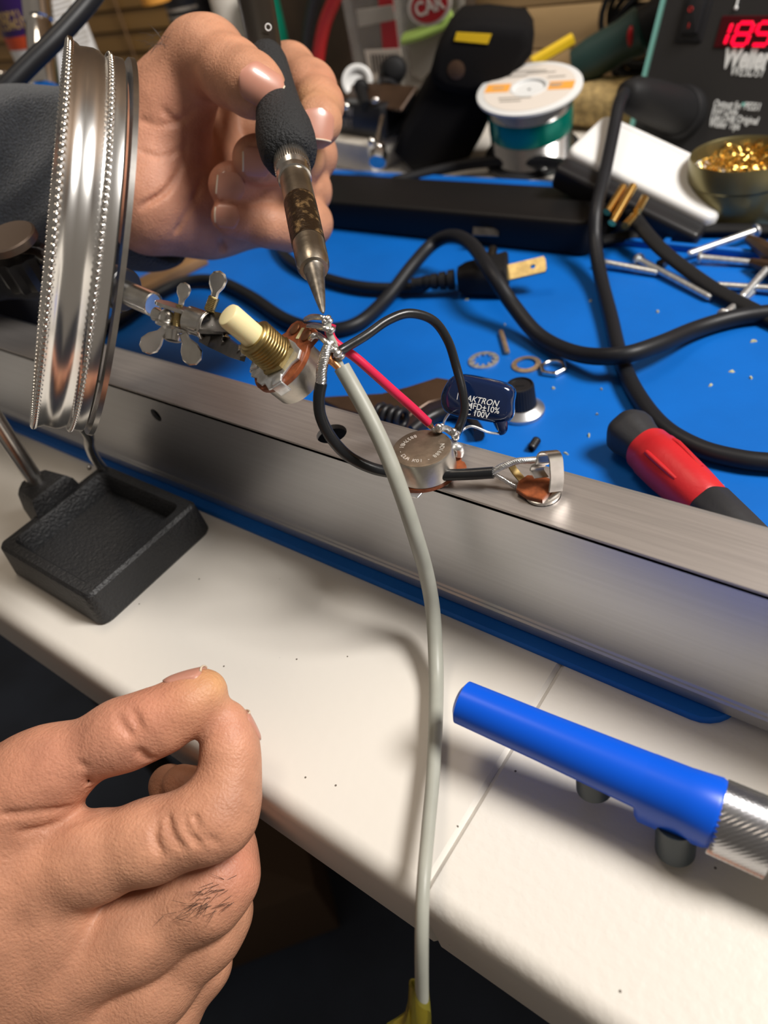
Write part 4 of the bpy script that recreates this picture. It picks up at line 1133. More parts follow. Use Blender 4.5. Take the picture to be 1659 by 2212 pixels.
# brown lacquered bracket plate with a black coil, half hidden behind the channel
bpo = onm(900, 900)
bp_ = thing('spring_bracket', bpo, 'brown lacquered metal bracket with a notch and black coil behind the channel', 'bracket')
out_ = [onm(x, y) for x, y in ((690, 880), (830, 872), (885, 858), (948, 838), (992, 846), (1004, 862), (1002, 884), (965, 882), (930, 892), (900, 912), (880, 930), (820, 925), (740, 905))]
Pp = [(p[0], p[1]) for p in out_][::-1]
obj('plate', MB().stack((0, 0, ZT), IDF, [(.0002, Pp), (.0050, Pp), (.0054, inset(Pp, .0004))]), M['brownm'], bp_, 30)
hk = spline([onm(x, y, .003) for x, y in ((890, 934), (918, 912), (950, 896), (985, 892), (1012, 905), (1030, 926), (1035, 940))], 6)
obj('hook', MB().tube(hk, .0022, 10, 1.4, (0, 0, 1)), M['blk'], bp_, 50)
for k in range(4):
    c = onm(822 + 15 * k, 893 + 4 * k, .0072)
    obj('coil', MB().torus(c, nrm(onm(870, 905) - onm(815, 888)), .0034, .00115, 24, 8), M['blk'], bp_, 60)

# screwdriver
sa, sb, sc2, sd2 = onm(1347, 922, .0085), onm(1398, 968, .0085), onm(1532, 1092, .0085), onm(1670, 1200, .0075)
sdv = thing('screwdriver', sb, 'screwdriver with red grip and black rubber ends lying behind the channel', 'screwdriver')
dd = nrm(sc2 - sa); l1 = np.linalg.norm(sb - sa); l2 = np.linalg.norm(sc2 - sa)
def sixlathe(prof, amp):
    F = frame(dd); R = []
    for z, r in prof:
        R.append([sa + F @ V([r * (1 + amp * math.cos(6 * 2 * math.pi * k / 48)) * math.cos(2 * math.pi * k / 48), r * (1 + amp * math.cos(6 * 2 * math.pi * k / 48)) * math.sin(2 * math.pi * k / 48), z]) for k in range(48)])
    return R
obj('end_cap', MB().rings(sixlathe([(-.0010, .0030), (0, .0066), (.0022, .0082), (.0050, .0083), (.0085, .0074), (l1 - .001, .0066), (l1, .0064)], .03)), M['greyrub'], sdv, 50)
obj('red_grip', MB().rings(sixlathe([(l1 - .0006, .0064), (l1, .0078), (l1 + .004, .0080), (l1 + .0045, .0083), (l1 + .012, .0083), (l2 - .010, .0078), (l2 - .0015, .0070), (l2 - .0007, .0066)], .012)), M['redp'], sdv, 40)
F = frame(dd, V([0, 0, 1.]))
for q in (-.55, .75):
    e = F @ V([math.cos(q), math.sin(q), 0]); obj('grip_rib', MB().tube([sa + dd * (l1 + .0075) + e * .0079, sa + dd * (l1 + .010) + e * .0083, sa + dd * (l2 - .016) + e * .0079, sa + dd * (l2 - .010) + e * .0071], .0009, 8), M['redp'], sdv, 60)
obj('nose', MB().rings(sixlathe([(l2 - .0008, .0066), (l2, .0071), (l2 + .012, .0066), (l2 + .030, .0056), (l2 + .034, .0048)], .03)), M['greyrub'], sdv, 40)
obj('blade', MB().lathe(sa, dd, [(l2 + .033, .0024), (l2 + .09, .0024), (l2 + .094, .0012)], 16), M['nickel'], sdv, 40)

# long machine screws, one built with its parts and copied
def screw_proto(length, loc, e, label):
    t_ = thing('machine_screw', (0, 0, 0), label, 'screw', 'zinc machine screws scattered on the blue mat')
    pf = [(0, .0014)]
    for k in range(int(length / .0007)): pf.append((.0007 * k + .0003, .00175 if k % 2 else .00148))
    obj('threaded_shank', MB().lathe((0, 0, 0), (1, 0, 0), pf + [(length, .0011)], 12), M['steel'], t_, 60)
    obj('pan_head', MB().lathe((0, 0, 0), (1, 0, 0), [(-.0021, .0008), (-.0019, .0020), (-.0010, .0029), (.0, .0030), (.0001, .0016)], 16), M['steel'], t_, 40)
    return t_
S_ = [((1298, 566), (1412, 588), 'zinc machine screw nearest the black box corner, head by the cord'), ((1382, 562), (1536, 644), 'long zinc machine screw pointing down right under the flat cord'),
      ((1630, 512), (1485, 555), 'zinc machine screw slanting up behind the flat cord'), ((1514, 557), (1640, 569), 'zinc machine screw lying level under the slanting one'),
      ((1700, 626), (1588, 619), 'zinc machine screw reaching in from the right edge, beside the flat cord'), ((1668, 580), (1607, 642), 'zinc machine screw standing steeply across a level one at the right edge'),
      ((1563, 681), (1594, 656), 'short visible zinc screw end between the two black cords')]
proto = None
for i, (p, q, lb) in enumerate(S_):
    a_, b_ = onm(*p, .0030), onm(*q, .0019)
    if i in (2, 5): a_[2] += .003; b_[2] += .0012
    Ln = np.linalg.norm(b_ - a_)
    if proto is None:
        proto = screw_proto(.036, None, None, lb); s = proto
    else: s = dup(proto, (0, 0, 0), None, lb)
    s.location = [float(x) for x in a_]
    s.rotation_euler = Vector(b_ - a_).to_track_quat('X', 'Z').to_euler()
    k_ = Ln / .036
    if abs(k_ - 1) > .05: s.scale = (max(.8, k_), 1, 1)
bt_ = onm(1432, 568, .002)
tag(obj('hex_standoff', MB().lathe(bt_, nrm(onm(1450, 560) - onm(1425, 572)), [(-.003, .0016), (-.002, .0024), (.001, .0024), (.0012, .0014), (.004, .0013)], 6), M['dsteel'], None, 20, loc=bt_), 'tiny dark steel stub beside the flat cord', 'screw')
gl_ = thing('pliers', onm(1650, 545), 'brown serrated plier jaws reaching in over the zinc screws at the frame edge', 'pliers')
obj('jaw', MB().tube([onm(1618, 516, .006), onm(1660, 545, .007), onm(1740, 590, .008)], [.0022, .0040, .0055], 10), M['brownm'], gl_, 30)
obj('jaw', MB().tube([onm(1624, 566, .004), onm(1662, 578, .005), onm(1740, 600, .006)], [.0018, .0034, .005], 10), M['brownm'], gl_, 30)

# crumbs of wire and flux on the mat
cr_ = MB()
for x, y, a in ((1222, 978, .5), (1625, 735, 1), (1580, 800, .9), (1535, 830, .6), (1270, 938, .6), (1195, 838, .4), (1010, 645, .7), (1277, 648, .8), (1318, 640, .5), (1420, 672, .4), (1480, 480, .5), (1560, 1050, .5), (1300, 840, .3), (1622, 815, .3), (1290, 895, .3), (1090, 700, .3)):
    p = onm(x, y, .0004); e = rotz(rs.rand() * 3)
    nn3 = rs.randint(5, 8); an3 = np.sort(rs.rand(nn3) * 6.28); pr3 = [((.0014 * a + .0005) * (.5 + .8 * rs.rand()) * math.cos(q), (.0007 * a + .0004) * (.5 + .8 * rs.rand()) * math.sin(q)) for q in an3]
    cr_.stack(p - V([0, 0, .0004]), e, [(0, pr3), (.0004 + .0004 * rs.rand(), [(x3 * .6, y3 * .6) for x3, y3 in pr3])])
cro = obj('crumbs', cr_, M['crumb'], None, 30); cro['kind'] = 'stuff'; tag(cro, 'pale crumbs of flux and clipped wire strewn over the blue mat', 'debris')

# ------------------------------------------------------------------ cords
def cord(pts, r, label, m=None, flat=1., up=None, group='black cords on the mat', n=16):
    P = spline(pts, 8)
    o = obj('black_cable', MB().tube(P, r, n, flat, up), m or M['rubber'], None, 60, loc=P[len(P) // 2]); return tag(o, label, 'cord', group)

rA = .0034
cord([at(*p) for p in ((200, 720, .006), (260, 690, .006), (330, 640, .006), (400, 610, .006), (470, 608, .006), (540, 640, .006), (620, 692, .006), (700, 712, .006), (770, 700, .006), (835, 645, .007), (890, 575, .013), (935, 527, .017), (978, 510, .0225), (1020, 530, .0235), (1062, 590, .0225), (1110, 662, .013), (1168, 728, .007), (1250, 765, .0085), (1340, 768, .0128), (1420, 745, .0115), (1500, 712, .007), (1580, 688, .006), (1659, 676, .006), (1760, 668, .006), (1900, 690, .006), (2060, 770, .0055), (2250, 900, .0037))], rA,
     'thick black cord looping over the plug and sweeping across the blue mat')
cord([U(1352, 198, .395), U(1338, 222, .384), U(1325, 285, .376), U(1304, 385, .362), U(1288, 455, .354), U(1286, 525, .352), at(1298, 600, .008), at(1318, 680, .006), at(1338, 765, .0055), at(1372, 845, .0055), at(1430, 920, .0055), at(1510, 968, .0055), at(1600, 992, .0055), at(1680, 1000, .0055), at(1790, 1005, .0055), at(1950, 990, .0055), at(2150, 960, .0037), at(2300, 900, .0035)], .0032,
     'black iron cord hanging from the station connector across the adapter to the screwdriver')
up_z = V([0, 0, 1.])
cord([at(*p) for p in ((1362, 455, .016), (1385, 490, .014), (1425, 535, .011), (1480, 580, .0075), (1545, 625, .0055), (1610, 660, .0048), (1690, 700, .0045), (1760, 730, .0045), (1900, 760, .0045), (2050, 740, .0045), (2200, 700, .0030))], .0038, 'flat black twin cord running down right over the zinc screws', M['blkm'], .55, up_z)
cord([at(*p) for p in ((1300, 520, .005), (1350, 512, .005), (1430, 500, .005), (1540, 495, .005), (1659, 497, .005), (1800, 500, .005), (1950, 520, .005), (2100, 560, .003))], .0042, 'flat black twin cord lying level behind the screws', M['blkm'], .55, up_z)
cord([at(*p) for p in ((850, 392, .0065), (930, 372, .0065), (1010, 355, .007), (1100, 347, .009), (1190, 351, .010), (1262, 372, .012), (1330, 410, .012))], .0034, 'black cord curving in front of the solder spool', M['blkm'])
cord([U(*p) for p in ((-60, 262, .31), (0, 205, .31), (62, 142, .312), (130, 75, .315), (200, -5, .32), (250, -80, .33))], .0040, 'black cord crossing the upper corner in front of the alcohol bottle', M['rubber'], group='black cords by the bottles')

# plug lying on the mat
pc = at(1060, 590, .012)
pgx = thing('power_plug', pc, 'black three-pin power plug with brass blades lying under the looped cord', 'plug')
pa, pb_ = at(990, 603, .0095), at(1098, 592, .0095); pd = nrm(pb_ - pa); PFm = np.array([pd, np.cross(V([0, 0, 1.]), pd), V([0, 0, 1.])]).T
Lp = np.linalg.norm(pb_ - pa)
obj('plug_body', MB().stack(pa, np.array([PFm[:, 1], PFm[:, 2], PFm[:, 0]]).T, [(0, rrect(.011, .010, .003)), (.004, rrect(.015, .013, .004)), (Lp - .006, rrect(.022, .015, .005)), (Lp - .001, rrect(.024, .016, .005)), (Lp, rrect(.022, .014, .004))]), M['blkm'], pgx, 40)
for k in range(5):
    c = pa - pd * (.002 + .0042 * k); obj('strain_relief', MB().lathe(c, -pd, [(0, .0050 - .0005 * k), (.0030, .0047 - .0005 * k), (.0032, .0030), (.0044, .0030)], 18), M['blkm'], pgx, 40)
def blade(c, d, up, L_, w_, th_):
    d = nrm(d); up = nrm(up - d * (up @ d)); F = np.array([d, up, np.cross(d, up)]).T; m = MB()
    return plate_holes(m, c, F, 0, L_ * .86, -w_ / 2, w_ / 2, th_, [(L_ * .68, 0, .0012)]).prism(c + F @ V([L_ * .86, 0, 0]), F, [(0, -w_ / 2), (L_ * .10, -w_ / 2), (L_ * .14, -w_ * .3), (L_ * .14, w_ * .3), (L_ * .10, w_ / 2), (0, w_ / 2)], 0, th_)
bu = camdir(.1, -.95, .2)
b1, b2 = U(1094, 592, .352), U(1180, 572, .346)
obj('blade', blade(b1, b2 - b1, bu, np.linalg.norm(b2 - b1), .0080, .0013), M['brass'], pgx, 30)
b1, b2 = U(1018, 500, .395), U(1080, 503, .392)
obj('blade', MB().rbox((b1 + b2) / 2, np.array([nrm(b2 - b1), np.cross(camdir(0, .2, -1), nrm(b2 - b1)), camdir(0, .2, -1)]).T, .014, .0045, .0012, .0003, 1), M['dsteel'], pgx, 30)
obj('ground_pin', MB().lathe(at(1060, 560, .014), nrm(U(1068, 515, .39) - U(1058, 560, .372)), [(0, .0024), (.011, .0024), (.013, .0016)], 16), M['dsteel'], pgx, 40)
P = spline([pa - pd * .016, at(900, 622, .006), at(800, 622, .006), at(720, 606, .006), at(650, 578, .006), at(610, 545, .006), at(592, 500, .006), at(585, 450, .006)], 8)
obj('plug_cord', MB().tube(P, .0030, 14), M['rubber'], pgx, 60)

# ------------------------------------------------------------------ blue tool on the table, lower right
ba, bb = U(1000, 1517, .1795), U(1552, 1755, .1535)
bdv = nrm(bb - ba); bt0 = thing('desolder_pump', (ba + bb) / 2 * V([1, 1, 0]) + V([0, 0, T]), 'glossy blue plastic tube tool with knurled silver collar lying on the white table', 'tool')
Lb_ = np.linalg.norm(bb - ba)
upb = camdir(.12, -.75, -.65); upb = nrm(upb - bdv * (upb @ bdv)); sdb = np.cross(bdv, upb)
BF = np.array([upb, sdb, bdv]).T
def ovals(z, r, dn=0.):   # the tube; dn drops its lower side to the thicker rear half
    return [ba + BF @ V([r * math.cos(2 * math.pi * k / 40) - (dn if math.cos(2 * math.pi * k / 40) < 0 else 0) * (-math.cos(2 * math.pi * k / 40)), r * math.sin(2 * math.pi * k / 40), z]) for k in range(40)]
m = MB(); r0 = .0053
rg = [ovals(-.0012, .0022), ovals(-.0010, .0036), ovals(0, r0), ovals(Lb_ * .35, r0 + .0003), ovals(Lb_ * .735, r0 + .0009)]
rg += [ovals(Lb_ * .742, r0 + .0009, .0036), ovals(Lb_ * .76, r0 + .0010, .0056), ovals(Lb_ * .88, r0 + .0012, .0050), ovals(Lb_ * .985, r0 + .0018, .0022), ovals(Lb_, r0 + .0014, .002)]
obj('barrel', m.rings(rg), M['bluep'], bt0, 35)
kr = MB(); K0 = ba + bdv * Lb_; nk, nz = 40, 9; R_ = []
cdn = -upb * .0012
for j in range(nz * 2 + 1):
    z = .0108 * j / (nz * 2); R_.append([K0 + cdn + BF @ V([(.0074 + .00050 * math.cos(math.pi * (k + j)) ) * math.cos(2 * math.pi * k / (nk * 2)), (.0074 + .00050 * math.cos(math.pi * (k + j))) * math.sin(2 * math.pi * k / (nk * 2)), z]) for k in range(nk * 2)])
obj('knurled_collar', kr.rings(R_), mat('knurled_silver', (.74, .74, .75), .2, 1.), bt0, 0)
obj('rear_tube', MB().lathe(K0 + cdn + bdv * .0108, bdv, [(0, .0062), (.0005, .0068), (.035, .0068), (.036, .006)], 32), M['nickel'], bt0, 40)
for (x, y, d, r) in ((1283, 1690, .1690, .0040), (1459, 1822, .1610, .0042)):
    c = U(x, y, d); obj('rubber_foot', MB().lathe(c, nrm(-upb + bdv * .15), [(-.007, r), (.0022, r), (.0028, r * .8)], 28), M['navy'], bt0, 40)

# ------------------------------------------------------------------ black slab behind the mat's middle
bx0, bx1, byf, byb, bzt = -.46, -.150, .334, .374, .0180
tag(obj('black_case', MB().rbox(((bx0 + bx1) / 2, (byf + byb) / 2, ZT), IDF, bx1 - bx0, byb - byf, bzt, .0022, 3, .005), mat('case_black', (.007, .0065, .0068), .5, spec=.3), None, 40, loc=((bx0 + bx1) / 2, (byf + byb) / 2, ZT)), 'long low black plastic case lying along the back of the blue mat', 'case')

# white wall adapter with gold pins
wA, wB, wC, wD = U(1222, 325, .380), U(1530, 474, .358), U(1588, 398, .372), U(1285, 238, .398)
we = nrm(wB - wA); wu = nrm((wD - wA) - we * ((wD - wA) @ we)); wn_ = np.cross(we, wu); wl = np.linalg.norm(wB - wA) + .003; wh = .0415
ad = thing('power_adapter', wA, 'white rounded power adapter with gold pins tilted against the black cords', 'adapter')
WFm = np.array([we, wu, wn_]).T
ctr = wA + we * wl / 2 + wu * wh / 2
obj('shell', MB().rbox(ctr - wn_ * .016, WFm, wl, wh, .017, .003, 3, .0055), M['whitep'], ad, 40)
obj('lid_edge', MB().rbox(ctr + wu * wh * .36 + wn_ * .0006, WFm, wl * .88, .0012, .0008, .0003, 1), M['whitep'], ad)
obj('base_plate', MB().rbox(ctr - wu * (wh / 2 + .0060) - wn_ * .0145, WFm, wl * .97, .0125, .0125, .0025, 3, .003), M['blk'], ad, 40)
obj('cord_tab', MB().rbox(wC + we * .002 - wu * .006 - wn_ * .006, WFm, .008, .0022, .005, .0008, 2), M['whitep'], ad)
for (p, q, d, w_) in (((1346, 404), (1311, 458), .356, .0019), ((1368, 402), (1322, 482), .354, .0020), ((1392, 428), (1377, 456), .353, .0019), ((1368, 468), (1350, 488), .350, .0019)):  # prongs together with their reflections, all shaped as solid gold rods
    obj('pin_and_reflection', MB().tube([U(*p, d + .006), U(*q, d)], w_, 12), M['gold'], ad, 50)

# ================================================================== the clutter at the back
def upright(px0, py0, px1, py1, y=None):
    """frame on the table: ex along the two floor pixels, ey away, ez up"""
    a, b = at(px0, py0), at(px1, py1); ex = nrm(b - a); return a, b, np.array([ex, np.cross(V([0, 0, 1.]), ex), V([0, 0, 1.])]).T


# soldering station
P0 = aty(1395, 180, .50); hx_ = V([math.cos(.21), -math.sin(.21), 0]); hy_ = V([math.sin(.21), math.cos(.21), 0])
best = None
for k in range(10, 70):
    th_ = math.radians(k); u_ = hy_ * math.sin(th_) + V([0, 0, math.cos(th_)]); q = P0 + u_ * .05; c_ = ROT.T @ (q - CAM)
    x_, y_ = c_[0] / c_[2] * FPX + CX, c_[1] / c_[2] * FPX + CY
    e_ = abs(x_ - (1395 + (180 - y_) * .25))
    if best is None or e_ < best[0]: best = (e_, th_, u_)
us = best[2]; ns = np.cross(hx_, us)
SB = P0 - us * ((P0[2] - T) / us[2])
def pp(x, y):                       # a sight line met with the sloped panel
    r = ray(x, y); return CAM + r * (((SB - CAM) @ ns) / (r @ ns))
st = thing('soldering_station', SB, 'soldering station with sloped charcoal panel, teal rim and red glowing digits', 'soldering station')
Wd, Ht = .130, .118
DF = np.array([hy_, V([0, 0, 1.]), hx_]).T
side = [(0, 0), (.11, 0), (.11, us[2] * Ht * 1.02), (us @ hy_ * Ht, us[2] * Ht)]
obj('housing', MB().stack(SB - hx_ * .004, DF, [(0, side), (.0045, side)]), M['teal'], st, 20)
obj('housing', MB().stack(SB + hx_ * .0005, DF, [(0, [(x + .0002, y) for x, y in side]), (Wd, [(x + .0002, y) for x, y in side])]), M['panel'], st, 20)
SF = np.array([hx_, us, ns]).T
fp = obj('face_panel', MB().rbox(SB + hx_ * Wd / 2 + us * Ht / 2, SF, Wd, Ht, .0006, .0002, 1), M['panel'], st)
def pq(x, y):
    v = pp(x, y) - SB; return v @ hx_, v @ us
def onp(x, y, z=.0007): return pp(x, y) + ns * z
lw = np.linalg.norm(pp(1655, 146) - pp(1560, 142))
exw = nrm(pp(1655, 150) - pp(1560, 145)); upw = us
obj_ = text('Weller', onp(1559, 145), exw, upw, .0152, M['white'], st, 'lettering', .0002, shear=.0, bold=.0007, sx=.62)
wl_ = text('WESD51', onp(1576, 163), exw, upw, .0066, M['white'], st, 'lettering', .0002, shear=.12, sx=.80)
for i, ln in enumerate(('Output for PES51', 'Iron Only.', 'Use Only Original', 'Weller Tips')):
    text(ln, onp(1541 - 3.2 * i, 231 + 14.2 * i), exw, upw, .0054, M['white'], st, 'lettering', .0002, sx=.72, bold=.00006)
obj('status_mark', MB().lathe(onp(1607, 226), ns, [(-.0004, .0010), (.0004, .0010)], 12), M['teal'], st)
c = onp(1640, 70, 0); wb, hb = np.linalg.norm(pp(1690, 70) - pp(1562, 66)), np.linalg.norm(pp(1610, 104) - pp(1614, 36))
dw = obj('display_window', MB().rbox(pp(1622, 70) + hx_ * .011, SF, .060, hb, .0012, .0004, 1), M['ledwin'], st)
SEG = {'1': 'bc', '8': 'abcdefg', '5': 'acdfg'}
def digit(ch_, x, y, w_, h_, m_):
    o = pp(x, y) + ns * .0013; t_ = .0019; sl = us * 1 + hx_ * .10
    pos = {'a': (w_ / 2, h_, 0), 'g': (w_ / 2, h_ / 2, 0), 'd': (w_ / 2, 0, 0), 'f': (0, h_ * .75, 1), 'b': (w_, h_ * .75, 1), 'e': (0, h_ * .25, 1), 'c': (w_, h_ * .25, 1)}
    mb_ = MB()
    for s_ in SEG[ch_]:
        cx_, cy_, v_ = pos[s_]; F = np.array([hx_, nrm(sl), ns]).T
        mb_.rbox(o + hx_ * cx_ + sl * cy_, F, t_ if v_ else w_ * .86, h_ * .43 if v_ else t_, .0006, .0002, 1, t_ * .3)
    obj('digit', mb_, m_, dw, 30)
gh = np.linalg.norm(pp(1602, 98) - pp(1606, 48)) * .92
digit('1', 1537, 97, .0085, gh, M['led']); digit('8', 1582, 98, .0085, gh, M['led']); digit('5', 1626, 98, .0085, gh, M['led'])
sw = obj('switch_bezel', MB().rbox(pp(1503, 33), SF, .0170, .0270, .0016, .0006, 2, .001), M['blk'], st)
obj('rocker', MB().rbox(pp(1503, 34) + ns * .0010, SF, .0105, .0190, .0026, .0009, 2), M['blk'], sw)
obj('red_edge', MB().rbox(pp(1509, 8) + ns * .0016, SF, .0095, .0018, .0016, .0004, 2), M['redsw'], sw)
obj('red_edge', MB().rbox(pp(1520, 18) + ns * .0016, SF, .0016, .0060, .0016, .0004, 2), M['redsw'], sw)
obj('off_mark', MB().torus(pp(1498, 23) + ns * .0037, ns, .0012, .00025, 20, 6), M['redsw'], sw)
obj('on_mark', MB().rbox(pp(1494, 58) + ns * .0036, SF, .0005, .0026, .0003, .0001, 1), M['redsw'], sw)
obj('pointer_line', MB().tube([onp(1591, 16), onp(1597, -8)], .0005, 8), M['white'], st)
obj('pointer_line', MB().sphere(onp(1591, 18), .0011, 10), M['white'], st)
pk, pk2 = pp(1478, 245), U(1352, 200, .392)
kd_ = nrm(pk2 - pk); Lk = np.linalg.norm(pk2 - pk)
pl_ = thing('connector_plug', (pk + pk2) / 2, 'black round connector plug pushed into the lower corner of the station panel', 'plug')
obj('collar', MB().lathe(pk, kd_, [(-.001, .012), (.001, .0145), (.008, .0145), (.010, .0130)], 36), M['blkm'], pl_, 40)
obj('plug_body', MB().lathe(pk, kd_, [(.009, .0126), (Lk * .40, .0118), (Lk * .60, .0112), (Lk * .85, .0095), (Lk * .97, .0068), (Lk, .004)], 32), M['blkm'], pl_, 40)

# solder spool, leaning a little towards us
sc0 = aty(1152, 392, .452); sc0[2] = T + .001
vh = nrm((CAM - sc0) * V([1, 1, 0])); sax = nrm(V([0, 0, 1.]) + vh * .20)
spx = thing('solder_spool', sc0, 'spool of solder wire with white flange, orange label and green band', 'spool')
sb0 = sc0 - vh * .0050 + V([0, 0, .004])
top = aty(1141, 182, .452); hs_ = (top - sb0) @ sax
obj('winding', MB().lathe(sb0, sax, [(.003, .0255)] + [(.003 + (hs_ - .005) * k / 76, .0257 if k % 2 else .0252) for k in range(77)] + [(hs_ - .002, .02)], 64), M['solder'], spx, 75)
obj('green_band', MB().lathe(sb0, sax, [(hs_ - .0245, .02590), (hs_ - .0240, .0260), (hs_ - .0115, .0260), (hs_ - .0110, .0259)], 64, capa=False, capb=False), M['green'], spx, 40)
obj('flange', MB().lathe(sb0, sax, [(0, .029), (.0005, .0305), (.0024, .0305), (.003, .029)], 64), M['smoke'], spx, 40)
flg = obj('flange', MB().lathe(sb0, sax, [(hs_ - .0022, .0300), (hs_ - .0018, .0317), (hs_ - .0004, .0317), (hs_, .0308), (hs_, .0100), (hs_ - .0012, .0097), (hs_ - .0013, .001)], 64, capb=False), M['flange'], spx, 40)
XF = frame(sax, nrm(V([.95, .25, 0])))
tc_ = sb0 + sax * hs_
ringd = lambda r0_, r1_, z0_, z1_: MB().lathe(tc_, sax, [(z0_, r0_), (z0_, r1_), (z1_, r1_), (z1_, r0_)], 56, capa=False, capb=False)
obj('label', ringd(.0115, .0275, -.0001, .0002), M['paper'], flg, 30)
m = MB(); ff_ = XF
for x0, x1 in ((-.0268, -.0118), (.0118, .0268)): m.stack(tc_, ff_, [(.0001, [(x0, -.0048), (x1, -.0048), (x1, .0048), (x0, .0048)]), (.0003, [(x0, -.0048), (x1, -.0048), (x1, .0048), (x0, .0048)])])
obj('orange_stripe', m, M['orange'], flg, 20)
m = MB()
for x, y, w_ in ((-.004, .0190, .022), (.004, .0165, .018), (-.010, .0135, .012), (.0145, .0105, .011), (-.006, -.0125, .020), (-.008, -.0160, .013), (-.019, .0000, .007), (.016, -.0006, .006), (.016, .0016, .008)):
    m.rbox(tc_ + ff_ @ V([x, y, .0003]), ff_, w_, .0013, .0002, .00005, 1)
obj('print_line', m, M['grtext'], flg, 20)
obj('hub_bore', MB().torus(tc_, sax, .0106, .0009, 40, 8, .5), M['flange'], flg, 60)

# tin of brass wool
tn = aty(1606, 330, .398); tr = .0245; tz = tn[2] - T
tnc = V([tn[0], tn[1], T])
tin_ = thing('tip_cleaner', tnc, 'olive tin filled with curly brass wool in front of the station', 'tin')
obj('tin_cup', MB().lathe(tnc, (0, 0, 1), [(0, tr * .93), (.002, tr * .97), (tz * .62, tr * .97), (tz * .66, tr * 1.0), (tz - .001, tr), (tz, tr * .985), (tz - .001, tr * .96), (tz - .012, tr * .93), (tz - .0122, .001)], 56, capb=False), M['olive'], tin_, 30)
cw = MB()
for k in range(90):
    a = rs.rand() * 6.28; r = tr * .82 * math.sqrt(rs.rand()); c = tnc + V([r * math.cos(a), r * math.sin(a), tz - .009 + .006 * rs.rand()])
    cw.torus(c, rs.randn(3), .0022 + .0018 * rs.rand(), .00045, 14, 5, .6)
k_ = obj('brass_wool', cw, M['curl'], tin_, 60); k_['kind'] = 'stuff'

# tan sponge
tag(obj('sponge', MB().rbox(aty(1318, 262, .53) * V([1, 1, 0]) + V([0, 0, T]), rotz(-.15), .074, .04, (aty(1318, 175, .53)[2] - T), .012, 4, .016), M['sponge'], None, 60, loc=aty(1318, 262, .53) * V([1, 1, 0]) + V([0, 0, T])), 'tan cellulose sponge standing between the spool and the station', 'sponge')

# black nylon pouch with a yellow tag
pA = at(880, 376); pex = nrm(V([.075, .040, 0])); pn = np.cross(pex, V([0, 0, 1.])); PXF = np.array([pex, V([0, 0, 1.]), pn]).T   # local z towards us
def onpl(x, y, off=0.):
    r = ray(x, y); o = pA + pn * off; q = CAM + r * (((o - CAM) @ pn) / (r @ pn)) - pA; return (q @ pex, q[2])
poly = [(848, 335), (868, 275), (922, 185), (938, 120), (962, 76), (990, 46), (1050, 42), (1138, 52), (1155, 78), (1150, 122), (1080, 212), (1040, 300), (1014, 346), (890, 376)]
po = thing('tool_pouch', V([*(pA + pex * .03)[:2], T]), 'black nylon pouch with folded flap, yellow woven tag and brown snap', 'pouch')
poly_in = inset
lp = [onpl(*p) for p in poly][::-1]
obj('body', MB().stack(pA, PXF, [(-.052, poly_in(lp, .004)), (-.048, lp), (-.006, lp), (-.002, poly_in(lp, .002)), (0, poly_in(lp, .006))]), M['nylon'], po, 50)
fpoly = [(930, 150), (950, 100), (984, 56), (1040, 48), (1138, 58), (1146, 100), (1105, 160), (1058, 198), (1010, 206), (960, 196), (935, 178)]
lf = [onpl(x, y, .004) for x, y in fpoly][::-1]
fo = obj('flap', MB().stack(pA, PXF, [(0, lf), (.0035, lf), (.0060, poly_in(lf, .0025)), (.0068, poly_in(lf, .006))]), M['nylon'], po, 50)
tg4 = [onpl(x, y, .0075) for x, y in ((981, 88), (986, 70), (1062, 74), (1054, 95))][::-1]
obj('woven_tag', MB().prism(pA, PXF, tg4, .0066, .0076), M['yel'], fo, 20)
sx_, sz_ = onpl(985, 152, .0075)
obj('snap', MB().lathe(pA + PXF @ V([sx_, sz_, .0066]), pn, [(-.001, .0056), (.0006, .0054), (.0012, .0030)], 24), M['brownm'], fo, 40)
XZ = np.array([[1, 0, 0], [0, 0, 1], [0, -1, 0.]]).T

# small black and white electronic box with knobs
a, b, BFm = upright(656, 349, 806, 379)
Lx = np.linalg.norm(b - a)
ebx = thing('control_box', (a + b) / 2, 'small black and white control box with brown plate beside the pouch', 'control box')
mid = (a + b) / 2 + BFm[:, 1] * .022; mid[2] = T
hw_ = .0200
obj('white_base', MB().rbox(mid, BFm, Lx, .044, hw_, .002, 2), M['offw'], ebx, 40)
obj('black_housing', MB().rbox(mid + V([0, 0, hw_ + .0002]) + BFm[:, 1] * .006 + BFm[:, 0] * .004, BFm, Lx * 1.05, .034, .0215, .0015, 2), M['blk'], ebx, 40)
fz = mid + V([0, 0, hw_ + .003]) - BFm[:, 1] * .01125 + BFm[:, 0] * .004
text('WUSORY', fz - BFm[:, 0] * .020 + V([0, 0, .0024]) - BFm[:, 1] * .0001, BFm[:, 0], (0, 0, 1), .0088, M['grtext'], ebx, 'lettering', .0001, bold=.0001, sx=.85)
text('W', fz + BFm[:, 0] * .0065 + V([0, 0, .0105]) - BFm[:, 1] * .0001, BFm[:, 0], (0, 0, 1), .0075, M['grtext'], ebx, 'lettering', .0001, bold=.0003)
topz = hw_ + .0219
obj('brown_plate', MB().rbox(mid + V([0, 0, topz]) + BFm[:, 1] * .004 + BFm[:, 0] * .012, BFm @ np.array([[1, 0, 0], [0, math.cos(.5), -math.sin(.5)], [0, math.sin(.5), math.cos(.5)]]), Lx * 1.22, .020, .0024, .0008, 1), M['brownm'], ebx, 30)
for x, y in ((748, 229), (812, 216)):
    p = U(x, y, .500); obj('dome_screw', MB().sphere(p, .0030, 14, (1, 1, .8)), M['chrome'], ebx, 60)
p = U(826, 250, .497); q = U(814, 312, .488)
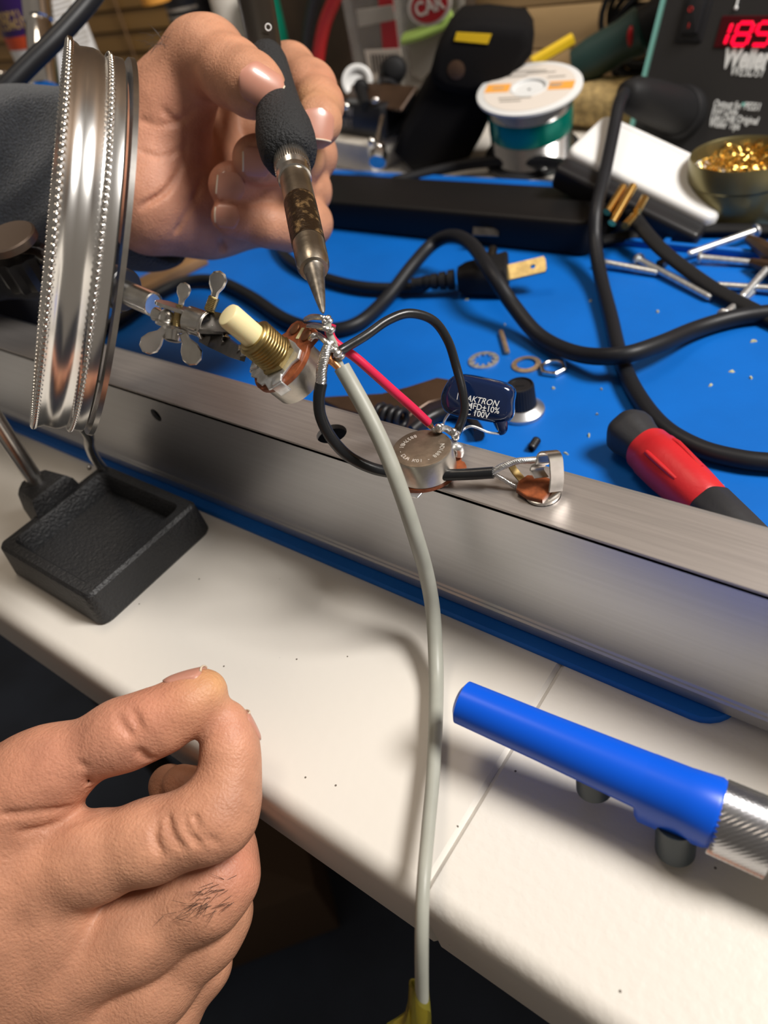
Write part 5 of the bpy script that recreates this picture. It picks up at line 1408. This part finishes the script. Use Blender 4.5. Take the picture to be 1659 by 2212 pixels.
tgx = obj('toggle_lever', MB().lathe(q, p - q, [(0, .0026), (.012, .0017), (.024, .0019), (.026, .001)], 14), M['nickel'], ebx, 40)
obj('toggle_nut', MB().lathe(U(818, 336, .488), p - q, [(-.006, .0058), (-.004, .0064), (.001, .0064), (.003, .0048), (.008, .0040)], 8), M['nickel'], tgx, 20)
obj('toggle_nut', MB().sphere(U(803, 306, .486), .0027, 12), M['chrome'], tgx, 60); obj('toggle_nut', MB().sphere(U(819, 318, .486), .0027, 12), M['chrome'], tgx, 60)
vw = lambda p: nrm(CAM - p)
p = U(772, 176, .530); obj('dial_ring', MB().lathe(p, vw(p) + V([0, 0, .15]), [(-.008, .0085), (-.001, .0112), (.001, .0110), (.0016, .0095), (.0006, .0070), (-.002, .006)], 40), M['whitep'], ebx, 50)
p = U(780, 188, .518); obj('knob', MB().lathe(p, vw(p), [(-.012, .0050), (-.002, .0054), (.002, .0048), (.0034, .003)], 28), M['blkm'], ebx, 50)
p = U(790, 230, .506); obj('knob_stem', MB().tube([p, U(780, 195, .516)], .0038, 14), M['blkm'], ebx, 50)
p = U(852, 150, .515); obj('knob', MB().lathe(p, vw(p) + V([0, 0, .1]), [(-.016, .0070), (-.004, .0086), (.001, .0088), (.004, .0074), (.0052, .004)], 32), M['blkm'], ebx, 50)
p = U(838, 200, .520); obj('knob_stem', MB().tube([p, U(845, 150, .528)], .0085, 16), M['blk'], ebx, 50)

# dark tool roll behind, and what stands in it
a, b = aty(545, 200, .575), aty(1000, 200, .575)
ctl = (a + b) / 2; ctl[2] = T
tag(obj('tool_bag', MB().rbox(ctl + V([0, .012, 0]), IDF, abs(b[0] - a[0]) + .02, .024, .135, .012, 3, .015), mat('dark_brown_canvas', (.045, .028, .016), .85, bump=.3, bscale=700, var=.4, vscale=18), None, 50, loc=ctl), 'dark brown canvas tool bag standing at the back of the table', 'bag')
rt_ = thing('red_handled_pliers', aty(690, 150, .53), 'pliers with bright red curved handle leaning against the tool bag', 'pliers')
obj('handle', MB().tube(spline([aty(x, y, .53) for x, y in ((745, -60), (722, 0), (702, 50), (690, 105), (686, 160), (690, 240))], 6), .0052, 12), M['redd'], rt_, 60)
obj('handle', MB().tube(spline([aty(x, y, .54) for x, y in ((700, -60), (680, 0), (668, 60), (664, 120), (668, 200), (672, 260))], 6), .0050, 12), M['blk'], rt_, 60)
def slab(name, poly_, y, th_, m_, parent, loc=None):
    l_ = [(p[0], p[2]) for p in (aty(x, y0, y) for x, y0 in poly_)][::-1]
    if sum(l_[i - 1][0] * l_[i][1] - l_[i][0] * l_[i - 1][1] for i in range(len(l_))) < 0: l_ = l_[::-1]
    return obj(name, MB().prism((0, y, 0), XZ, l_, 0, th_, min(.0012, th_ * .3)), m_, parent, 30)
pk1 = thing('parts_packet', aty(810, 180, .535), 'clear parts packet with a red band and a barcode label', 'packet')
slab('bag_film', [(742, -60), (862, -60), (880, 190), (795, 215)], .545, .010, M['bag'], pk1)
slab('red_band', [(812, -60), (842, -60), (862, 105), (828, 108)], .534, .0006, M['redd'], pk1)
lb = slab('label', [(770, 22), (848, 10), (856, 42), (776, 58)], .532, .0006, M['grtext'], pk1)
lb2 = slab('label', [(788, 108), (866, 104), (872, 165), (802, 175)], .533, .0008, M['paper'], pk1)
bars = MB()
for k in range(9):
    x = 800 + 7 * k; l_ = [(p[0], p[2]) for p in (aty(xx, yy, .5315) for xx, yy in ((x, 118), (x + 3, 118), (x + 8, 158), (x + 5, 158)))][::-1]
    bars.prism((0, .5318, 0), XZ, l_, 0, .0002)
obj('barcode', bars, M['blkm'], lb2, 0)
pk2_ = thing('zip_packet', aty(940, 120, .52), 'clear zip packet with a lime strip and an oval red logo', 'packet')
slab('bag_film', [(862, -60), (1010, -60), (1000, 120), (930, 190), (885, 180)], .530, .008, M['bag'], pk2_)
slab('paper_insert', [(884, 98), (960, 68), (985, 60), (950, 130), (912, 172), (892, 160)], .520, .0008, M['grtext'], pk2_)
obj('zip_strip', MB().tube(spline([aty(872, 84, .518), aty(905, 74, .516), aty(945, 56, .517), aty(978, 36, .52)], 5), .0050, 10, .45, camdir(0, 0, 1)), M['lime'], pk2_, 60)
oc = aty(928, 12, .5155); oF = np.array([nrm(camdir(.92, -.38, 0) * V([1, 1, 1])), np.cross(V([0, -1., 0]), nrm(camdir(.92, -.38, 0))), V([0, -1., 0])]).T
oex = nrm(camdir(.92, -.38, 0) - V([0, -1., 0]) * (camdir(.92, -.38, 0) @ V([0, -1., 0]))); oF = np.array([oex, np.cross(V([0, -1., 0]), oex), V([0, -1., 0])]).T
lo = obj('logo_oval', MB().prism(oc, oF, [(x * 1.25, y * .8) for x, y in circ(.0150, 32)], 0, .0006), M['paper'], pk2_, 20)
obj('logo_field', MB().prism(oc + oF @ V([0, 0, .0006]), oF, [(x * 1.25, y * .8) for x, y in circ(.0124, 32)], 0, .0003), M['redd'], lo, 20)
text('CAR', oc + oF @ V([-.0125, -.0042, .0010]), oF[:, 0], oF[:, 1], .0125, M['paper'], lo, 'lettering', .0001, bold=.0003)

# bottles behind the hand
def bottle(name, x, y, yw, r, h_, m_, label, cat='bottle', neck=True):
    c = aty(x, y, yw); c = V([c[0], c[1], T]); t_ = thing(name, c, label, cat)
    pf = [(0, r * .92), (.003, r), (h_ * .78, r), (h_ * .86, r * .86), (h_ * .90, r * .45), (h_, r * .45)] if neck else [(0, r * .95), (.002, r), (h_ - .002, r), (h_, r * .92)]
    obj('bottle_body' if neck else 'can_body', MB().lathe(c, (0, 0, 1), pf, 40), m_, t_, 40); return t_, c
t_, c = bottle('spray_can', 432, 60, .56, .0255, .125, M['blk'], 'dark can with grey print lines and orange cap behind the thumb', 'can', False)
obj('cap', MB().lathe(c + V([-.012, -.03, .0990]), (0, 0, 1), [(0, .014), (.001, .0145), (.016, .014), (.018, .012)], 28), M['orange'], t_, 40)
for k in range(9):
    z = .040 + .0062 * k; w_ = .5 + .35 * rs.rand(); m = MB(); R_ = []
    for zz in (z, z + .0026):
        R_.append([c + V([(.0257) * math.cos(a), .0257 * math.sin(a), zz]) for a in np.linspace(-2.35, -2.35 + 1.5 * w_ + .5, 12)])
    m.add([p for r_ in R_ for p in r_], [(i, i + 1, 12 + i + 1, 12 + i) for i in range(11)]); obj('print_line', m, M['grtext'], t_, 60)
t_, c = bottle('white_bottle', 512, 60, .55, .017, .125, M['offw'], 'off-white bottle between the dark can and the iron handle', 'bottle', False)
t_, c = bottle('green_bottle', 598, 110, .54, .012, .11, M['emer'], 'emerald green bottle just behind the iron handle', 'bottle', False)
t_ = thing('steel_ruler_strip', aty(800, 100, .55), 'dull grey metal strip leaning against the tool bag', 'strip')
obj('strip', MB().ribbon([aty(742, -40, .552), aty(758, 40, .551), aty(772, 130, .55), aty(778, 190, .55)], (1, 0, 0), .010, .0012), M['dsteel'], t_, 20)

# alcohol bottle at the upper left
ac = U(112, 95, .60); ac = V([ac[0], ac[1], T]); AR = .0325
al = thing('alcohol_bottle', ac, 'white alcohol bottle with purple label, gold lettering and red stripe', 'bottle')
obj('bottle_body', MB().lathe(ac, (0, 0, 1), [(0, AR * .93), (.003, AR), (.150, AR), (.166, AR * .8), (.176, .012), (.195, .012)], 56), M['whitep'], al, 40)
va = math.atan2(CAM[1] - ac[1], CAM[0] - ac[0])          # the side that faces us
zb_ = U(112, 95, .60)[2]
def patch(name, a0_, a1_, z0_, z1_, m_, rr=.0003, n=24):
    A_ = np.linspace(va + a0_, va + a1_, n); R_ = [[ac + V([(AR + rr) * math.cos(a), (AR + rr) * math.sin(a), z]) for a in A_] for z in (z0_, z1_)]
    m = MB(); m.add([p for r_ in R_ for p in r_], [(i, i + 1, n + i + 1, n + i) for i in range(n - 1)])
    return obj(name, m, m_, al, 60)
zr = lambda y: U(60, y, .575)[2] - T
patch('purple_label', -1.75, -.15, zr(72), zr(72) + .06, M['purple'], .0004)
patch('red_stripe', -1.75, -.15, zr(105), zr(72), M['orangel'], .0004)
for s_, y in (('ISOPROPYL', 32), ('ALCOHOL', 54)):
    n_ = len(s_)
    for i, chh in enumerate(s_):
        a = va - .42 - (n_ - 1 - i) * .155
        e = V([math.cos(a), math.sin(a), 0]); text(chh, ac + e * (AR + .0006) + V([0, 0, zr(y)]), V([-math.sin(a), math.cos(a), 0]), (0, 0, 1), .0088, M['gtext'], al, 'letter', .0001, align='CENTER', sx=.75)
for k in range(13):
    z = zr(28 + 12 * k) + .004; patch('print_line', .12, .12 + 1.0 - .2 * rs.rand(), z, z + .0016, M['grtext'], .0004, 14)
ct_ = thing('chrome_tube', U(88, 110, .47), 'grooved chrome tube standing in front of the alcohol bottle', 'tube')
ca, cb = U(100, 195, .47), U(72, -70, .47); cdv = nrm(cb - ca); Lc = np.linalg.norm(cb - ca)
obj('tube_body', MB().lathe(ca, cdv, [(0, .0070), (.001, .0088), (Lc * .52, .0088), (Lc * .53, .0082), (Lc * .55, .0082), (Lc * .56, .0090), (Lc * .7, .0090), (Lc, .0088)], 40), M['chrome'], ct_, 40)
obj('stem', MB().tube([ca + cdv * .004, V([ca[0] + .004, ca[1], T])], .0042, 14), M['dsteel'], ct_, 40)
rd_ = thing('metal_rod', U(22, 205, .45), 'thin dark metal rod with a bright end by the sleeve', 'rod')
obj('rod', MB().tube([U(6, 166, .46), U(40, 235, .44)], .0034, 12), M['dsteel'], rd_, 40)
obj('bright_end', MB().sphere(U(6, 166, .459), .0037, 12), M['chrome'], rd_, 60)

# pale wooden crate and the dark green grip, right of the pouch
a, b = aty(955, 88, .600), aty(1205, 88, .600)
c = (a + b) / 2; wz = c[2]
cr2 = thing('wooden_crate', V([c[0], .60, T]), 'pale wooden crate at the back of the table above the pouch', 'crate')
for k in range(5):
    z0_ = T + .002 + .0285 * k; obj('plank', MB().rbox(V([c[0] + .045, .606, z0_]), IDF, abs(b[0] - a[0]) + .12, .010, .0275, .001, 2), M['wood'], cr2, 30)
for sx_ in (-1, 1): obj('corner_post', MB().rbox(V([c[0] + .045 + sx_ * (abs(b[0] - a[0]) + .11) / 2, .618, T]), IDF, .012, .014, .142, .001, 2), M['wood2'], cr2, 30)
ga, gb = aty(1240, 148, .535), aty(1392, 62, .548); gdv = nrm(gb - ga); Lg_ = np.linalg.norm(gb - ga)
gg = thing('crimping_tool', (ga + gb) / 2, 'dark green tool grip with a small red button behind the spool', 'tool')
obj('grip', MB().lathe(ga, gdv, [(0, .007), (.002, .0115), (Lg_ * .3, .0130), (Lg_ * .7, .0125), (Lg_ * .95, .0145), (Lg_, .012)], 28), M['dgreen'], gg, 40)
obj('button', MB().sphere(ga + gdv * Lg_ * .80 + nrm(CAM - ga) * .0125, .0038, 12, (.6, 1, 1.6)), M['redd'], gg, 60)
obj('tool_head', MB().tube([gb, gb + gdv * .022], [.013, .014], 14), M['blkm'], gg, 40)
ya, yb_ = aty(1170, 124, .535), aty(1238, 84, .55)
tag(obj('yellow_pencil', MB().tube([ya - (yb_ - ya) * .3, yb_], .0040, 6), M['yel'], None, 20, loc=ya), 'short yellow pencil lying behind the spool', 'pencil')
bnd = thing('cable_bundle', aty(1390, 130, .60), 'tangle of thin black cables heaped behind the station', 'cable')
for k in range(9):
    cq = aty(1372 + 6 * (k % 4), 44 + 22 * (k // 2), .588) + V([0, .002 * (k % 3), 0]); obj('loop', MB().torus(cq, rs.randn(3) * .25 + V([0, -1.5, 0]), .018 + .010 * rs.rand(), .0022, 28, 8), M['blkm'], bnd, 60)
# wooden board behind the channel, under the hand
wa, wb_ = at(255, 668), at(440, 572); wdv = nrm((wb_ - wa) * V([1, 1, 0]))
tag(obj('wooden_stick', MB().rbox((wa + wb_) / 2 * V([1, 1, 0]) + V([0, 0, ZT]), np.array([wdv, np.cross(V([0, 0, 1.]), wdv), V([0, 0, 1.])]).T, np.linalg.norm(wb_ - wa), .016, .006, .001, 2), M['wood2'], None, 30, loc=(wa + wb_) / 2 * V([1, 1, 0]) + V([0, 0, ZT])), 'flat brown wooden stick lying on the mat under the upper hand', 'stick')
# black cloth crumpled on the mat, past the magnifier
q0 = at(-20, 690, .02)
sh = Field(q0 + V([-.20, -.07, -.03]), q0 + V([.10, .09, .07]), .003)
for (x, y, z, r) in ((20, 690, .010, .026), (-40, 660, .022, .030), (-60, 720, .016, .034), (-130, 700, .020, .036), (40, 640, .012, .020)):
    p = at(x, y, z); sh.cone(p, p + V([-.02, .012, .006]), r, r, None, .016)
for (x0, y0, x1, y1) in ((60, 640, -30, 720), (20, 620, -90, 690), (80, 690, 0, 740)):
    sh.cone(at(x0, y0, .044), at(x1, y1, .050), .010, .010, None, .012, 's')
sh.f[:] = np.maximum(sh.f, (ZT + .0004) - sh.P[..., 2]); sh.f[:] = np.maximum(sh.f, .1375 - sh.P[..., 1])
vs_, fs_ = surface_nets(sh.f, sh.o, sh.h); mb = MB(); mb.v = vs_.tolist(); mb.f = [tuple(q) for q in fs_.tolist()]
tag(obj('dark_cloth', mb, M['shirt'], None, 80, loc=V([q0[0], q0[1], ZT])), 'crumpled black cloth on the mat behind the channel, left of the magnifier', 'cloth')
# a box on the dark floor below the table edge
fb = at(560, 1900, -T) 
tag(obj('cardboard_box', MB().rbox(at(520, 1930, -T) * V([1, 1, 0]), rotz(.9), .22, .16, .12, .003, 2), mat('brown_cardboard', (.075, .045, .025), .8), None, 30, loc=at(520, 1930, -T) * V([1, 1, 0])), 'brown cardboard box on the dark floor below the table', 'box')
